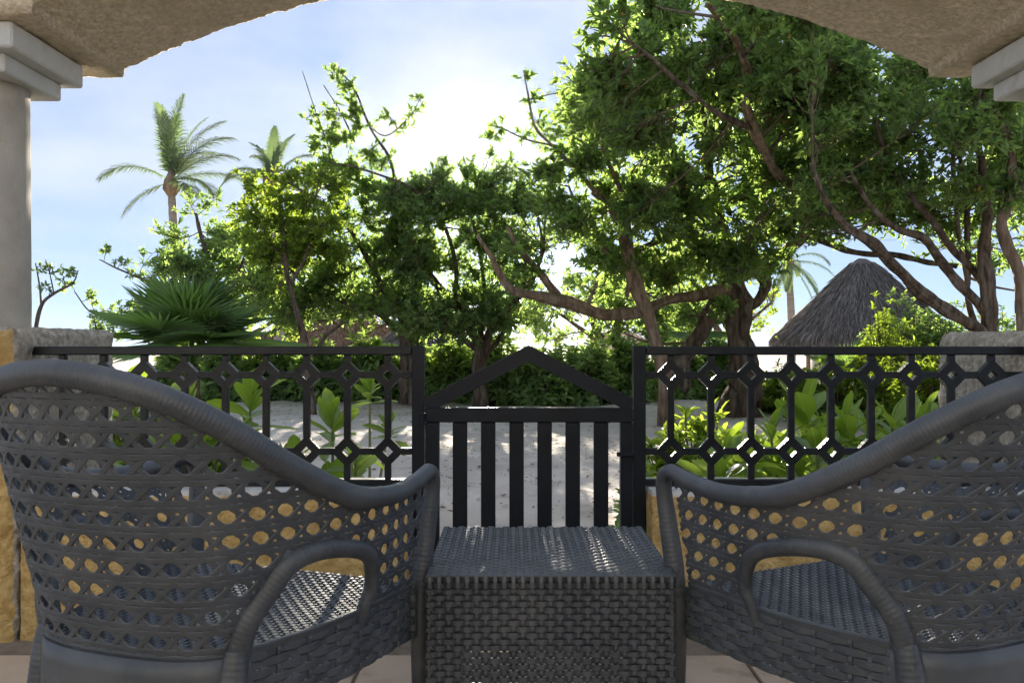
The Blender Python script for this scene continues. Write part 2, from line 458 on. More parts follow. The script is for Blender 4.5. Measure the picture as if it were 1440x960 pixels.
# ------------------------------------------------------------------ rough plaster blocks
def wobble_box(x0, x1, y0, y1, z0, z1, res, amp, freq=9, matfn=None, rnd_edge=.0):
    """box of small quads, every vertex pushed by a noise field so edges run rough"""
    b = MB()
    def nz(n): return max(1, int(math.ceil(n / res)))
    def grid(o, du, dv, nu, nv, mi):
        v = []; f = []
        for i in range(nu + 1):
            for j in range(nv + 1):
                p = Vector(o + du * (i / nu) + dv * (j / nv))
                c = Vector(((p.x - (x0 + x1) / 2), (p.y - (y0 + y1) / 2), (p.z - (z0 + z1) / 2)))
                # soften corners
                d = noise.noise_vector(p * freq) * amp + noise.noise_vector(p * freq * 3.3) * amp * .45
                q = np.array(p + d)
                if rnd_edge:
                    h = np.array([(x1 - x0) / 2, (y1 - y0) / 2, (z1 - z0) / 2])
                    cc = np.array(c); e = h - np.abs(cc)
                    close = np.sort(e)[:2]
                    k = max(0.0, rnd_edge - close.max()) / rnd_edge
                    q -= np.sign(cc) * (e < rnd_edge) * rnd_edge * .35 * k * k
                v.append(q)
        for i in range(nu):
            for j in range(nv):
                a = i * (nv + 1) + j
                f.append((a, a + nv + 1, a + nv + 2, a + 1))
        b.add(v, f, mi)
    X, Y, Z = np.array([x1 - x0, 0, 0]), np.array([0, y1 - y0, 0]), np.array([0, 0, z1 - z0])
    o = np.array([x0, y0, z0])
    nx, ny, nzv = nz(x1 - x0), nz(y1 - y0), nz(z1 - z0)
    g = matfn or (lambda s: 0)
    grid(o, X, Z, nx, nzv, g('front')); grid(o + Y, Z, X, nzv, nx, g('back'))
    grid(o, Z, Y, nzv, ny, g('left')); grid(o + X, Y, Z, ny, nzv, g('right'))
    grid(o + Z, X, Y, nx, ny, g('top')); grid(o, Y, X, ny, nx, g('bottom'))
    return b

XL, XR, DN, DF = -1.675, 1.79, 2.87, 3.60
front_ochre = lambda s: 1 if s in ('front',) else 0
tag(wobble_box(-2.75, XL, DN, DF, -.1, 1.045, .0135, .010, 26, front_ochre, .03).build('pier', [M['pier'], M['ochre']], smooth=True),
    'rough plastered pier with an ochre front, beside the left chair', 'pier', 'plaster piers')
tag(wobble_box(XR, 2.85, DN, DF, -.1, 1.035, .0135, .011, 24, front_ochre, .04).build('pier', [M['pier'], M['ochre']], smooth=True),
    'pale rough plastered pier behind the right chair', 'pier', 'plaster piers')

GLX, GRX = (580 - CX) * .0025, (907 - CX) * .0025      # outer sides of the two gate posts (fence stands 3.0 m away)
for (x0, x1, lab) in ((XL + .004, GLX - .004, 'low ochre stucco wall behind the left chair'), (GRX + .004, XR - .004, 'low ochre stucco wall behind the right chair')):
    w = thing('low_wall', lab, 'wall', ((x0 + x1) / 2, 3.03, 0), 'low ochre walls')
    wobble_box(x0, x1, 2.89, 3.17, -.1, .478, .02, .005, 16, None, .012).build('wall_body', M['ochre'], w, True)
    wobble_box(x0 + .004, x1 - .004, 2.896, 3.19, .474, .492, .03, .003, 16).build('coping', M['coping'], w, True)

# ------------------------------------------------------------------ columns with stepped capitals
def column(cx, label):
    cy = 3.11
    t = thing('column', label, 'column', (cx, cy, 1.03), 'terrace columns')
    n = 40
    zs = np.linspace(1.0, 1.93, 14)
    r = .155 - .006 * (zs - 1.0)
    MB().tube(np.stack([np.full(14, cx), np.full(14, cy), zs], 1), r, n, wob=.004).build('shaft', M['cream'], t, True)
    c = MB().box(cx - .187, cx + .187, cy - .187, cy + .187, 1.925, 1.99, .006)
    c.build('capital_lower_slab', M['white'], t)
    MB().box(cx - .245, cx + .245, cy - .24, cy + .24, 1.99, 2.078, .007).build('capital_upper_slab', M['white'], t)
column(-1.927, 'round cream column with stepped white capital at the left edge')
column(2.045, 'round column with stepped white capital at the right edge')

# ------------------------------------------------------------------ flat arch over the terrace opening
def arch():
    CXA, HALF, R, APEX = .062, 1.655, 3.84, 2.492
    y0, y1, ztop = 2.83, 3.51, 2.9
    xs = list(np.linspace(-3.0, CXA - HALF, 30)) + list(np.linspace(CXA - HALF + .002, CXA + HALF - .002, 330)) + list(np.linspace(CXA + HALF, 3.1, 30))
    def zc(x):
        d = abs(x - CXA)
        if d >= HALF: return 2.084
        return APEX - (R - math.sqrt(R * R - d * d))
    cols = []
    ys = np.linspace(y0, y1, 64)
    zt = np.linspace(0, 1, 16)
    for x in xs:
        z = zc(x)
        c = [(x, y0, ztop + (z - ztop) * k) for k in zt] + [(x, y, z) for y in ys[1:-1]] + [(x, y1, z + (ztop - z) * k) for k in zt]
        cols.append(c)
    m = len(cols[0]); V = []
    for c in cols:
        for p in c:
            v = Vector(p); V.append(np.array(v + noise.noise_vector(v * 13) * .005 + noise.noise_vector(v * 46) * .006))
    f = []; mi = []
    for i in range(len(xs) - 1):
        for j in range(m - 1):
            f.append((i * m + j, i * m + j + 1, (i + 1) * m + j + 1, (i + 1) * m + j)); mi.append(0)
    o = mkobj('arch', V, f, [M['stucco'], M['ochre']], smooth=True, mi=mi)
    tag(o, 'shallow tan stucco arch spanning the top of the terrace opening', 'arch')
arch()

MB().box(-3.6, 3.7, -1.95, -1.7, -.1, 3.0).build('added_bounce_wall', M['bounce_wall'], kind='structure')  # unseen wall added behind the camera to bounce light and block back sky
# ------------------------------------------------------------------ iron railings
FY, FT = 3.0, .013          # fence plane and half thickness
def fx(px): return (px - CX) * .0025
def fz(py): return EYE + (CY - py) * .0025

def diamond_mesh():
    ro, ri, y = .056, .0185, FT
    b = MB(); v = []
    for yy in (-y, y):
        for rr in (ro, ri):
            for k in range(4):
                a = k * math.pi / 2
                v.append((rr * math.cos(a), yy, rr * math.sin(a)))
    f = []
    for k in range(4):
        k2 = (k + 1) % 4
        f += [(k, k2, 4 + k2, 4 + k), (8 + k, 12 + k, 12 + k2, 8 + k2), (k, 8 + k, 8 + k2, k2), (4 + k, 4 + k2, 12 + k2, 12 + k)]
    b.add(v, f)
    me = b.build('diamond', M['iron']); d = me.data
    bpy.data.objects.remove(me)
    return d
DIA = diamond_mesh()

def bar_mesh(cache, L, horiz):
    k = (round(L, 4), horiz)
    if k not in cache:
        h = .0117
        b = MB()
        if horiz: b.box(-L / 2, L / 2, -FT * .9, FT * .9, -h, h, .003)
        else: b.box(-h, h, -FT * .9, FT * .9, -L / 2, L / 2, .003)
        o = b.build('bar', M['iron']); cache[k] = o.data; bpy.data.objects.remove(o)
    return cache[k]

def railing(xs, xa, xb, label, end_a, end_b):
    t = thing('railing', label, 'railing', ((xa + xb) / 2, FY, .49), 'iron railings')
    MB().box(xa, xb, FY - .018, FY + .018, fz(499), fz(487), .004).build('top_rail', M['iron'], t)
    MB().box(xa, xb, FY - .016, FY + .016, fz(682), fz(673), .003).build('bottom_rail', M['iron'], t)
    cache = {}
    zA, zB = fz(527), fz(634)
    zt, zb = fz(499), fz(673)
    e = .045                    # bars end inside the diamonds' metal
    for x in xs:
        for z in (zA, zB): share('diamond', DIA, (x, FY, z), t)
        for (a, b) in ((zA + e, zt), (zB + e, zA - e), (zb, zB - e)):
            share('bar', bar_mesh(cache, b - a, False), (x, FY, (a + b) / 2), t)
    px = [xa if end_a else None] + list(xs) + [xb if end_b else None]
    for a, b in zip(px[:-1], px[1:]):
        if a is None or b is None: continue
        la = a + (e if a in xs else 0); lb = b - (e if b in xs else 0)
        for z in (zA, zB): share('crossbar', bar_mesh(cache, lb - la, True), ((la + lb) / 2, FY, z), t)
    return t
railing([fx(89 + 57.1 * k) for k in range(9)], fx(47), fx(580), 'black iron railing with diamond lattice behind the left chair', True, True)
railing([fx(943 + 56.3 * k) for k in range(9)], fx(907), fx(1437), 'black iron railing with diamond lattice behind the right chair', True, True)

# ------------------------------------------------------------------ gate and posts
for (a, b, lab) in ((580, 597, 'square black gate post joining the left railing'), (890, 907, 'square black gate post joining the right railing')):
    o = MB().box(fx(a), fx(b), FY - .022, FY + .022, -.1, fz(486), .003).build('gate_post', M['gate']); tag(o, lab, 'post', 'gate posts')
g = thing('gate', 'black slatted garden gate with a pointed top between the posts', 'gate', (fx(743.5), FY, .03))
gx0, gx1 = fx(598.5), fx(888.5)
def prism(poly, y0, y1, name, parent, mat):
    n = len(poly)
    v = [(fx(a), y0, fz(b)) for a, b in poly] + [(fx(a), y1, fz(b)) for a, b in poly]
    f = [tuple(range(n)), tuple(range(2 * n - 1, n - 1, -1))] + [(i, n + i, n + (i + 1) % n, (i + 1) % n) for i in range(n)]
    return MB().add(v, f).build(name, mat, parent)
prism([(598.5, 559), (743, 485.5), (743, 508), (618, 572.3), (598.5, 572.3)], FY - .018, FY + .018, 'gable_bar', g, M['gate'])
prism([(743.2, 485.5), (888.5, 559), (888.5, 572.3), (872, 572.3), (743.2, 508)], FY - .018, FY + .018, 'gable_bar', g, M['gate'])
MB().box(gx0, gx1, FY - .020, FY + .020, fz(593), fz(572.6), .003).build('top_rail', M['gate'], g)
MB().box(fx(617), fx(873), FY - .019, FY + .019, .05, .10, .003).build('bottom_rail', M['gate'], g)
MB().box(gx0, fx(618), FY - .0195, FY + .0195, .03, fz(593.4), .003).build('stile', M['gate'], g)
MB().box(fx(872), gx1, FY - .0195, FY + .0195, .03, fz(593.4), .003).build('stile', M['gate'], g)
sl = None
for c in (647, 686.6, 726.4, 765.8, 805.3, 845):
    if sl is None:
        h = fz(593.4) - .101
        o = MB().box(-.0255, .0255, -.010, .010, -h / 2, h / 2, .002).build('slat', M['gate']); sl = o.data
        o.parent = g; o.location = np.array([fx(c), FY, .101 + h / 2]) - base_of(g)
    else: share('slat', sl, (fx(c), FY, .101 + h / 2), g)
for z in (fz(588), .2): MB().tube([(gx0 - .006, FY - .026, z - .02), (gx0 - .006, FY - .026, z + .02)], .008, 8).build('hinge', M['gate'], g)
MB().box(fx(866), fx(894), FY - .032, FY - .0215, fz(640), fz(634), .002).build('latch', M['gate'], g)
# ------------------------------------------------------------------ resin rattan armchair
def make_chair():
    t = thing('armchair', '', 'armchair', (0, 0, 0), 'rattan armchairs')
    rim = np.array([(0, -.385, .95), (.15, -.355, .925), (.255, -.277, .862), (.317, -.162, .778), (.352, -.028, .712), (.361, .109, .691), (.352, .229, .693), (.341, .335, .707)])
    bot = np.array([(0, -.25), (.12, -.24), (.20, -.20), (.251, -.083), (.283, .033), (.297, .126), (.306, .22), (.312, .315)])
    ZB = .45
    both = lambda p: np.vstack([(p * np.array([-1, 1, 1])[:p.shape[1]])[::-1], p[1:]])
    N = 24
    Rc = catmull(both(rim), N); Bc = catmull(np.c_[both(bot), np.full(15, ZB)], N)
    n = len(Rc); A = np.linspace(-1, 1, n)
    mid = (Rc + Bc) / 2
    arc = np.concatenate([[0], np.cumsum(np.linalg.norm(np.diff(mid[:, :2], axis=0), axis=1))]); arc -= arc[-1] / 2
    def lerp(tab, a): return np.stack([np.interp(a, A, tab[:, k]) for k in range(3)], -1)
    def Sa(a, z):
        """point of the shell at curve parameter a and height z"""
        r, b = lerp(Rc, a), lerp(Bc, a)
        f = (z - ZB) / (r[..., 2] - ZB)
        q = b + (r - b) * f[..., None]
        q[..., 2] = z
        return q
    # table turning true arc length at each height into the curve parameter, so that cane columns stay upright
    ZG = np.linspace(.38, 1.0, 63); WG = np.linspace(-1.1, 1.1, 441); AG = np.empty((63, 441))
    for i_, z_ in enumerate(ZG):
        c_ = Sa(A, np.full(n, z_)); l_ = np.concatenate([[0], np.cumsum(np.linalg.norm(np.diff(c_[:, :2], axis=0), axis=1))])
        l_ -= np.interp(0, A, l_)
        s0, s1 = (A[1] - A[0]) / (l_[1] - l_[0]), (A[-1] - A[-2]) / (l_[-1] - l_[-2])
        AG[i_] = np.interp(WG, l_, A) + np.minimum(WG - l_[0], 0) * s0 + np.maximum(WG - l_[-1], 0) * s1
    def par(w, z):
        i = np.clip((np.asarray(z) - ZG[0]) / (ZG[1] - ZG[0]), 0, 61.999); j = np.clip((np.asarray(w) - WG[0]) / (WG[1] - WG[0]), 0, 439.999)
        i0, j0 = i.astype(int), j.astype(int); u, v = i - i0, j - j0
        return (AG[i0, j0] * (1 - u) * (1 - v) + AG[i0 + 1, j0] * u * (1 - v) + AG[i0, j0 + 1] * (1 - u) * v + AG[i0 + 1, j0 + 1] * u * v)
    def S(w, z): return Sa(np.clip(par(w, z), -1, 1), z)
    def frame(w, z):
        e = 2e-3
        du = unit(S(w + e, z) - S(w - e, z)); dz = unit(S(w, z + e) - S(w, z - e))
        return du, dz, unit(np.cross(du, dz))          # normal points outwards
    wend = 1.02
    # under-arm opening, as (curve position, height)
    op = np.array([(.314, .45), (.336, .508), (.379, .559), (.421, .602), (.479, .618), (.55, .612), (.636, .589), (.686, .557), (.716, .50), (.70, .46), (.69, .425)])
    ops = catmull(op, 8)
    poly = np.vstack([ops, [ops[-1, 0], .40], [ops[0, 0], .40]])
    def inside(w, z):
        w = np.abs(w); r = np.zeros(np.shape(w), bool)
        x, y = poly[:, 0], poly[:, 1]; j = len(poly) - 1
        for i in range(len(poly)):
            c = ((y[i] > z) != (y[j] > z)) & (w < (x[j] - x[i]) * (z - y[i]) / (y[j] - y[i] + 1e-12) + x[i])
            r ^= c; j = i
        return r
    def ok(w, z):
        a = par(w, z)
        return (z < np.interp(a, A, Rc[:, 2]) - .008) & (z > ZB - .004) & (np.abs(a) < .985) & ~inside(a, z)
    # frame tubes: rim with wrapped strands, running down into the front legs
    leg_pts = [(.341, .335, .707), (.337, .362, .692), (.332, .372, .655), (.325, .365, .58), (.318, .35, .47), (.315, .345, .35), (.316, .352, .15), (.318, .36, .0)]
    full = np.vstack([(np.array(rim) * [-1, 1, 1])[::-1], rim[1:]])
    path = catmull(full, 60)
    d = np.concatenate([[0], np.cumsum(np.linalg.norm(np.diff(path, axis=0), axis=1))])
    def wrapped(path, r, pitch=.0075, name='rim', sides=14, squash=None, up=None, depth=.032):
        d = np.concatenate([[0], np.cumsum(np.linalg.norm(np.diff(path, axis=0), axis=1))])
        m = int(d[-1] / pitch) * 4
        s = np.linspace(0, d[-1], m + 1)
        q = np.stack([np.interp(s, d, path[:, k]) for k in range(3)], 1)
        rr = np.interp(s, d, r) if np.ndim(r) else np.full(m + 1, r)
        rr = rr * (1 - depth * np.array([1.0, .15, 0, .25])[np.arange(m + 1) % 4])
        return MB().tube(q, rr, sides, squash=squash, up=up).build(name, M['rattan'], t, True)
    rr = np.interp(np.abs(np.linspace(-1, 1, len(path))), [0, .5, .8, 1], [.0225, .023, .0195, .0175])
    wrapped(path, rr, name='rim')
    for s in (-1, 1):
        lp = catmull(np.array(leg_pts) * [s, 1, 1], 20)
        wrapped(lp, np.interp(np.linspace(0, 1, len(lp)), [0, .3, .55, 1], [.0175, .019, .023, .021]), pitch=.011, name='front_leg', depth=.03)
        rl = catmull(np.array([(.2125, -.184, .462), (.2125, -.190, .43), (.214, -.208, .33), (.225, -.245, .15), (.235, -.27, 0)]) * [s, 1, 1], 12)
        wrapped(rl, np.interp(np.linspace(0, 1, len(rl)), [0, .12, .35, 1], [.0215, .023, .026, .021]), pitch=.011, name='rear_leg', depth=.03)
        oc = Sa(s * ops[:, 0], np.clip(ops[:, 1], .425, 1))
        wrapped(oc, np.interp(np.linspace(0, 1, len(oc)), [0, .4, .7, 1], [.022, .021, .016, .013]), pitch=.009, name='opening_frame', depth=.035)
    # cane: double uprights, double rows, crossing diagonals
    pw, pz = .0515, .0445
    T = .0030
    panel = MB()
    bw = np.linspace(-.73, .73, 260)
    cur = S(bw, np.full(260, ZB + .002)); du, dz, nn = frame(bw, np.full(260, ZB + .002))
    panel.ribbon(cur, dz, nn, .016, .008)
    cp = panel.build('cane_panel', M['rattan'], t)
    def strands(w, z, width, off, name):
        keep = ok(w, z)
        runs = []; st = None
        for i, k in enumerate(keep):
            if k and st is None: st = i
            if (not k or i == len(keep) - 1) and st is not None:
                if i - st > 3: runs.append((st, i if not k else i + 1))
                st = None
        if not runs: return
        for (i, j) in runs:
            b = MB()
            ww, zz = w[i:j], z[i:j]
            q = S(ww, zz); du, dz, nn = frame(ww, zz)
            tg = unit(np.gradient(q, axis=0))
            b.ribbon(q + nn * off[i:j, None], np.cross(nn, tg), nn, width, T)
            b.build(name, M['rattan'], cp)
    nrow = 13
    for k in range(nrow):
        zc = ZB + .012 + (k + .0) * pz
        for e in (-1, 1):
            w = np.arange(-wend, wend, pw / 6); z = np.full(len(w), zc + e * .0055)
            ph = 2 * math.pi * w / pw
            strands(w, z, .0104, .0007 + e * .0006 * np.cos(ph), 'strand')
    ncol = int(wend / pw) + 1
    for k in range(-ncol, ncol + 1):
        for e in (-1, 1):
            w0 = (k + .5) * pw + e * .0074
            z = np.arange(ZB, .96, pz / 6); w = np.full(len(z), w0)
            ph = 2 * math.pi * (z - ZB - .012) / pz
            strands(w, z, .0074, -.0005 - e * .0006 * np.cos(ph), 'strand')
    zc0 = ZB + .012
    for sgn in (-1, 1):
        for k in range(-60, 60):
            # w/pw + sgn*(z-zc0)/pz = k : passes midway between neighbouring holes
            z = np.arange(ZB, .96, pz / 8)
            w = (k + 0.0 - sgn * (z - zc0) / pz) * pw
            if np.all(np.abs(w) > wend): continue
            strands(w, z, .0092, .0003 + sgn * .0008 * np.cos(2 * math.pi * (z - zc0) / pz), 'strand')
    # woven band under the seat
    band = []
    fb = np.vstack([Bc[::3], [[.20, .322, ZB]], [[0, .327, ZB]], [[-.20, .322, ZB]], Bc[:1]])
    loop = catmull(fb, 3)
    d = np.concatenate([[0], np.cumsum(np.linalg.norm(np.diff(loop, axis=0), axis=1))])
    s = np.arange(0, d[-1], .009)
    q = np.stack([np.interp(s, d, loop[:, k]) for k in range(3)], 1)
    tg = unit(np.gradient(q, axis=0)); out = np.cross(tg, [0, 0, 1.0])
    b = MB()
    inner = q - out * .007
    core = MB()
    for k, row in enumerate(np.arange(.34, .452, .0165)):
        ph = s / .036 * math.pi + (k % 2) * math.pi
        sink = np.interp(np.abs(q[:, 0]) * 0 + q[:, 1], [-.25, -.1, .33], [-.06, 0, .005])
        qq = q.copy(); qq[:, 2] = row
        qq += out * (.0022 * np.tanh(2.2 * np.sin(ph)))[:, None]
        b.ribbon(qq, np.tile([0, 0, 1.0], (len(q), 1)), out, .0158, .005)
    for s0 in np.arange(.018, d[-1], .036):
        p = np.array([np.interp(s0, d, loop[:, k]) for k in range(3)])
        i = np.argmin(np.abs(s - s0)); o_ = out[i]; tt = tg[i]
        pts = np.array([[p[0], p[1], z] for z in np.arange(.333, .456, .0165 / 2)])
        pts += o_ * (.0030 * np.cos((pts[:, 2:3] - .34) / .0165 * math.pi + 0))
        b.ribbon(pts, np.tile(tt, (len(pts), 1)), np.tile(o_, (len(pts), 1)), .009, .005)
    b.build('seat_band', M['rattan'], t, kind='stuff')
    # plain rear skirt under the back panel
    sk = MB(); bi = np.linspace(-.27, .27, 60)
    for z0, z1 in ((.27, .452),):
        top = S(bi, np.full(60, ZB)); V = []
        for k in range(7):
            z = z0 + (z1 - z0) * k / 6
            pp = top.copy(); pp[:, 2] = z; pp[:, 1] -= .012 + .05 * (ZB - z); V.append(pp)
        for k in range(7):
            pp = V[6 - k].copy(); pp[:, 1] += .01; V.append(pp)
        Vv = np.stack(V, 1); m = 14; f = []
        for i in range(59):
            for j in range(m): f.append((i * m + j, (i + 1) * m + j, (i + 1) * m + (j + 1) % m, i * m + (j + 1) % m))
        sk.add(Vv.reshape(-1, 3), f)
    sk.build('rear_skirt', M['rattan'], t, True)
    # woven seat
    from_poly = np.vstack([Bc[:, :2], [(.2, .32), (0, .326), (-.2, .32)]])
    cxp, cyp = from_poly[:, 0], from_poly[:, 1]
    def in_seat(x, y):
        r = np.zeros(len(x), bool); j = len(cxp) - 1
        for i in range(len(cxp)):
            c = ((cyp[i] > y) != (cyp[j] > y)) & (x < (cxp[j] - cxp[i]) * (y - cyp[i]) / (cyp[j] - cyp[i] + 1e-12) + cxp[i])
            r ^= c; j = i
        return r
    seat = MB(); pt = .0145
    zs = lambda x, y: .452 - .018 * np.clip(1 - (x / .3) ** 2, 0, 1) * np.clip(1 - ((y - .03) / .3) ** 2, 0, 1)
    for ax in (0, 1):
        for k in range(-26, 27):
            u = np.arange(-.36, .36, pt / 4); c = np.full(len(u), k * pt)
            x, y = (u, c) if ax == 0 else (c, u)
            keep = in_seat(x, y)
            idx = np.nonzero(keep)[0]
            if len(idx) < 6: continue
            i, j = idx[0], idx[-1] + 1
            amp = .0034 if ax == 0 else -.0034
            ph = u / pt * math.pi + (k % 2) * math.pi
            z = zs(x, y) + amp * np.tanh(1.6 * np.cos(ph))
            q = np.stack([x, y, z], 1)[i:j]
            sd = np.array([0, 1.0, 0]) if ax == 0 else np.array([-1.0, 0, 0])
            seat.ribbon(q, np.tile(sd, (len(q), 1)), np.tile([0, 0, 1.0], (len(q), 1)), pt * (.92 if ax == 0 else .62), .0035)
    seat.build('seat', M['rattan'], t, kind='stuff')
    # seat underside tray so that the weave does not show daylight
    v = [(x, y, .434) for x, y in from_poly * .985]; nn_ = len(v)
    v2 = [(x, y, .426) for x, y in from_poly * .985]
    f = [tuple(range(nn_)), tuple(range(2 * nn_ - 1, nn_ - 1, -1))] + [(i, nn_ + i, nn_ + (i + 1) % nn_, (i + 1) % nn_) for i in range(nn_)]
    MB().add(v + v2, f).build('seat_tray', M['rattan'], t)
    return t
chair = make_chair()
chair2 = copy_tree(chair)
chair['label'] = 'grey woven rattan armchair left of the side table, seen from behind'
chair.location = (-.622, 1.736, 0); chair.rotation_euler = (0, 0, -math.radians(19.3))
chair2['label'] = 'grey woven rattan armchair right of the side table, seen from behind'
chair2.location = (.813, 1.783, 0); chair2.rotation_euler = (0, 0, math.radians(26.2))

# ------------------------------------------------------------------ woven side table
def make_table():
    x0, x1 = (598 - CX) / F * 1.875, (951 - CX) / F * 1.875
    y0, y1, H = 1.875, 2.365, 1 - 330 / F * 1.875
    t = thing('side_table', 'square grey woven rattan side table between the two armchairs', 'table', ((x0 + x1) / 2, (y0 + y1) / 2, 0))
    T = .0042
    pv, ph = (x1 - x0) / 27, .0139
    def face(o, U, N_, width, z0, z1, hole=None):
        """woven face in the plane o + U*u + z; N_ points out; strips are parts"""
        nv = int(round(width / pv)); p = width / nv
        rows = int((z1 - z0) / ph)
        for i in range(nv):
            u = (i + .5) * p
            z = np.arange(z0, z1 + .001, ph / 4)
            off = .0030 * np.tanh(1.8 * np.cos((z - z0) / ph * math.pi + (i % 2) * math.pi))
            q = o + U * u + np.outer(z, [0, 0, 1.0]) + N_ * off[:, None]
            MB().ribbon(q, np.tile(U, (len(z), 1)), np.tile(N_, (len(z), 1)), .0088, T).build('upright_strip', M['rattan'], t)
        for j in range(rows):
            z = z1 - (j + .5) * ph
            u = np.arange(0, width + .001, p / 6)
            kk = (z - z0) / ph
            off = -.0030 * np.tanh(1.8 * np.cos(kk * math.pi) * np.sin(u / p * math.pi) * 1.6)
            q = o + U * u[:, None] + np.array([0, 0, z]) + N_ * off[:, None]
            sd = np.cross(N_, U)
            MB().ribbon(q, np.tile(sd, (len(u), 1)), np.tile(N_, (len(u), 1)), ph * .88, T).build('cross_strip', M['rattan'], t)
    e = .008
    face(np.array([x0, y0 + e, 0]), np.array([1.0, 0, 0]), np.array([0, -1.0, 0]), x1 - x0, .02, H - .001)
    face(np.array([x0 + e, y1, 0]), np.array([0, -1.0, 0]), np.array([-1.0, 0, 0]), y1 - y0, .02, H - .001)
    face(np.array([x1 - e, y0, 0]), np.array([0, 1.0, 0]), np.array([1.0, 0, 0]), y1 - y0, .02, H - .001)
    face(np.array([x1, y1 - e, 0]), np.array([-1.0, 0, 0]), np.array([0, 1.0, 0]), x1 - x0, H - .14, H - .001)
    # top: strips bend over the front and back edge
    nv = 27; p = (x1 - x0) / nv
    for i in range(nv):
        x = x0 + (i + .5) * p
        y = np.arange(y0 + .012, y1 - .008, .0139 / 4)
        off = .0030 * np.tanh(1.8 * np.cos((y - y0) / .0139 * math.pi + (i % 2) * math.pi))
        q = np.stack([np.full(len(y), x), y, H + off], 1)
        ed = [(x, y0 - .001, H - .026), (x, y0 - .0015, H - .012), (x, y0 + .001, H - .003), (x, y0 + .006, H + .0015)]
        bk = [(x, y1 - .005, H + .001), (x, y1 - .001, H - .004), (x, y1, H - .02)]
        q = np.vstack([ed, q, bk])
        tg = unit(np.gradient(q, axis=0)); sd = np.tile([-1.0, 0, 0], (len(q), 1)); nn = np.cross(sd, tg) * -1
        MB().ribbon(q, -sd, np.cross(tg, sd), .0092, T).build('top_strip', M['rattan'], t)
    m = int((y1 - y0) / .0139)
    for j in range(m):
        y = y0 + (j + .5) * (y1 - y0) / m
        x = np.arange(x0 + .002, x1 - .001, p / 6)
        kk = (y - y0) / .0139
        off = -.0030 * np.tanh(1.8 * np.cos(kk * math.pi) * np.sin((x - x0) / p * math.pi) * 1.6)
        q = np.stack([x, np.full(len(x), y), H + off], 1)
        q = np.vstack([[(x0 - .001, y, H - .012)], q, [(x1 + .001, y, H - .012)]])
        MB().ribbon(q, np.tile([0, 1.0, 0], (len(q), 1)), np.tile([0, 0, 1.0], (len(q), 1)), .0125, T).build('cross_strip', M['rattan'], t)
    MB().box(x0 + .014, x1 - .014, y0 + .016, y1 - .014, H - .022, H - .009, .003).build('top_board', M['rattan'], t)
    for x in (x0 + .035, x1 - .035):
        for y in (y0 + .04, y1 - .04):
            MB().box(x - .017, x + .017, y - .017, y + .017, 0, H - .022, .003).build('leg', M['rattan'], t)
    MB().box(x0 + .02, x1 - .02, y0 + .0135, y0 + .020, H - .16, H - .024).build('apron', M['rattan'], t)
make_table()
# ------------------------------------------------------------------ foliage engine
def leaves(name, pos, dr, nrm, L, wr, mat, parent, rn=None, kind='stuff', fold=.25, wide=.5, label=None):
    """one small blade per row: two folded triangles (distant) sharing a midrib"""
    n = len(pos)
    dr = unit(dr); sd = unit(np.cross(dr, nrm)); nn = np.cross(sd, dr)
    L = np.broadcast_to(np.asarray(L, float), (n,))[:, None]
    w = L * wr
    b = pos; tip = pos + dr * L - nn * L * .10
    up = nn * w * fold
    m1 = pos + dr * L * (wide * .62); m2 = pos + dr * L * (wide * .62 + .38) - nn * L * .03
    V = np.stack([b, m1 + sd * w * .46 + up, m2 + sd * w * .40 + up * .9, tip, m2 - sd * w * .40 + up * .9, m1 - sd * w * .46 + up], 1).reshape(-1, 3)
    k = np.arange(n)[:, None] * 6
    Fc = np.concatenate([k + [0, 1, 2, 3], k + [0, 3, 4, 5]], 1).reshape(-1, 4)
    if rn is None: rn = NPR.random(n)
    return fast_mesh(name, V, Fc, mat, parent, np.repeat(rn, 2), label, kind)

def twig_mesh(name, starts, mids, ends, r0, r1, mat, parent, K=5, kind='stuff'):
    n = len(starts)
    t = np.linspace(0, 1, K)[None, :, None]
    C = (1 - t) ** 2 * starts[:, None] + 2 * t * (1 - t) * mids[:, None] + t * t * ends[:, None]
    T = unit(np.gradient(C, axis=1))
    ref = np.where(np.abs(T[..., 2:3]) > .9, np.array([1.0, 0, 0]), np.array([0, 0, 1.0]))
    A = unit(np.cross(T, ref)); B = np.cross(T, A)
    rad = (np.asarray(r0).reshape(-1, 1) * (1 - t[..., 0]) + np.asarray(r1).reshape(-1, 1) * t[..., 0])[..., None]
    rings = [C + rad * (math.cos(a) * A + math.sin(a) * B) for a in (0, 2.094, 4.189)]
    V = np.stack(rings, 2).reshape(-1, 3)
    base = (np.arange(n)[:, None] * K * 3 + np.arange(K - 1)[None] * 3).reshape(-1, 1)
    Fc = np.concatenate([base + [j, (j + 1) % 3, 3 + (j + 1) % 3, 3 + j] for j in range(3)], 1).reshape(-1, 4)
    return fast_mesh(name, V, Fc, mat, parent, kind=kind)

def limb_path(pts, wig=.6):
    """pts: (px, py, D, radius_px) -> smooth world path with radii"""
    w = np.array([P(a, b, d) for a, b, d, r in pts]); r = np.array([q[3] / F * q[2] * .78 for q in pts])
    q = catmull(np.c_[w, r], 9)
    out = q.copy()
    for i in range(1, len(q) - 1):
        v = Vector(q[i, :3] * 2.3); k = q[i, 3]
        out[i, :3] += np.array(noise.noise_vector(v)) * k * wig
        out[i, 3] = k * (1 + .22 * noise.noise(v * 2.2))
    return out[:, :3], np.maximum(out[:, 3], .004)

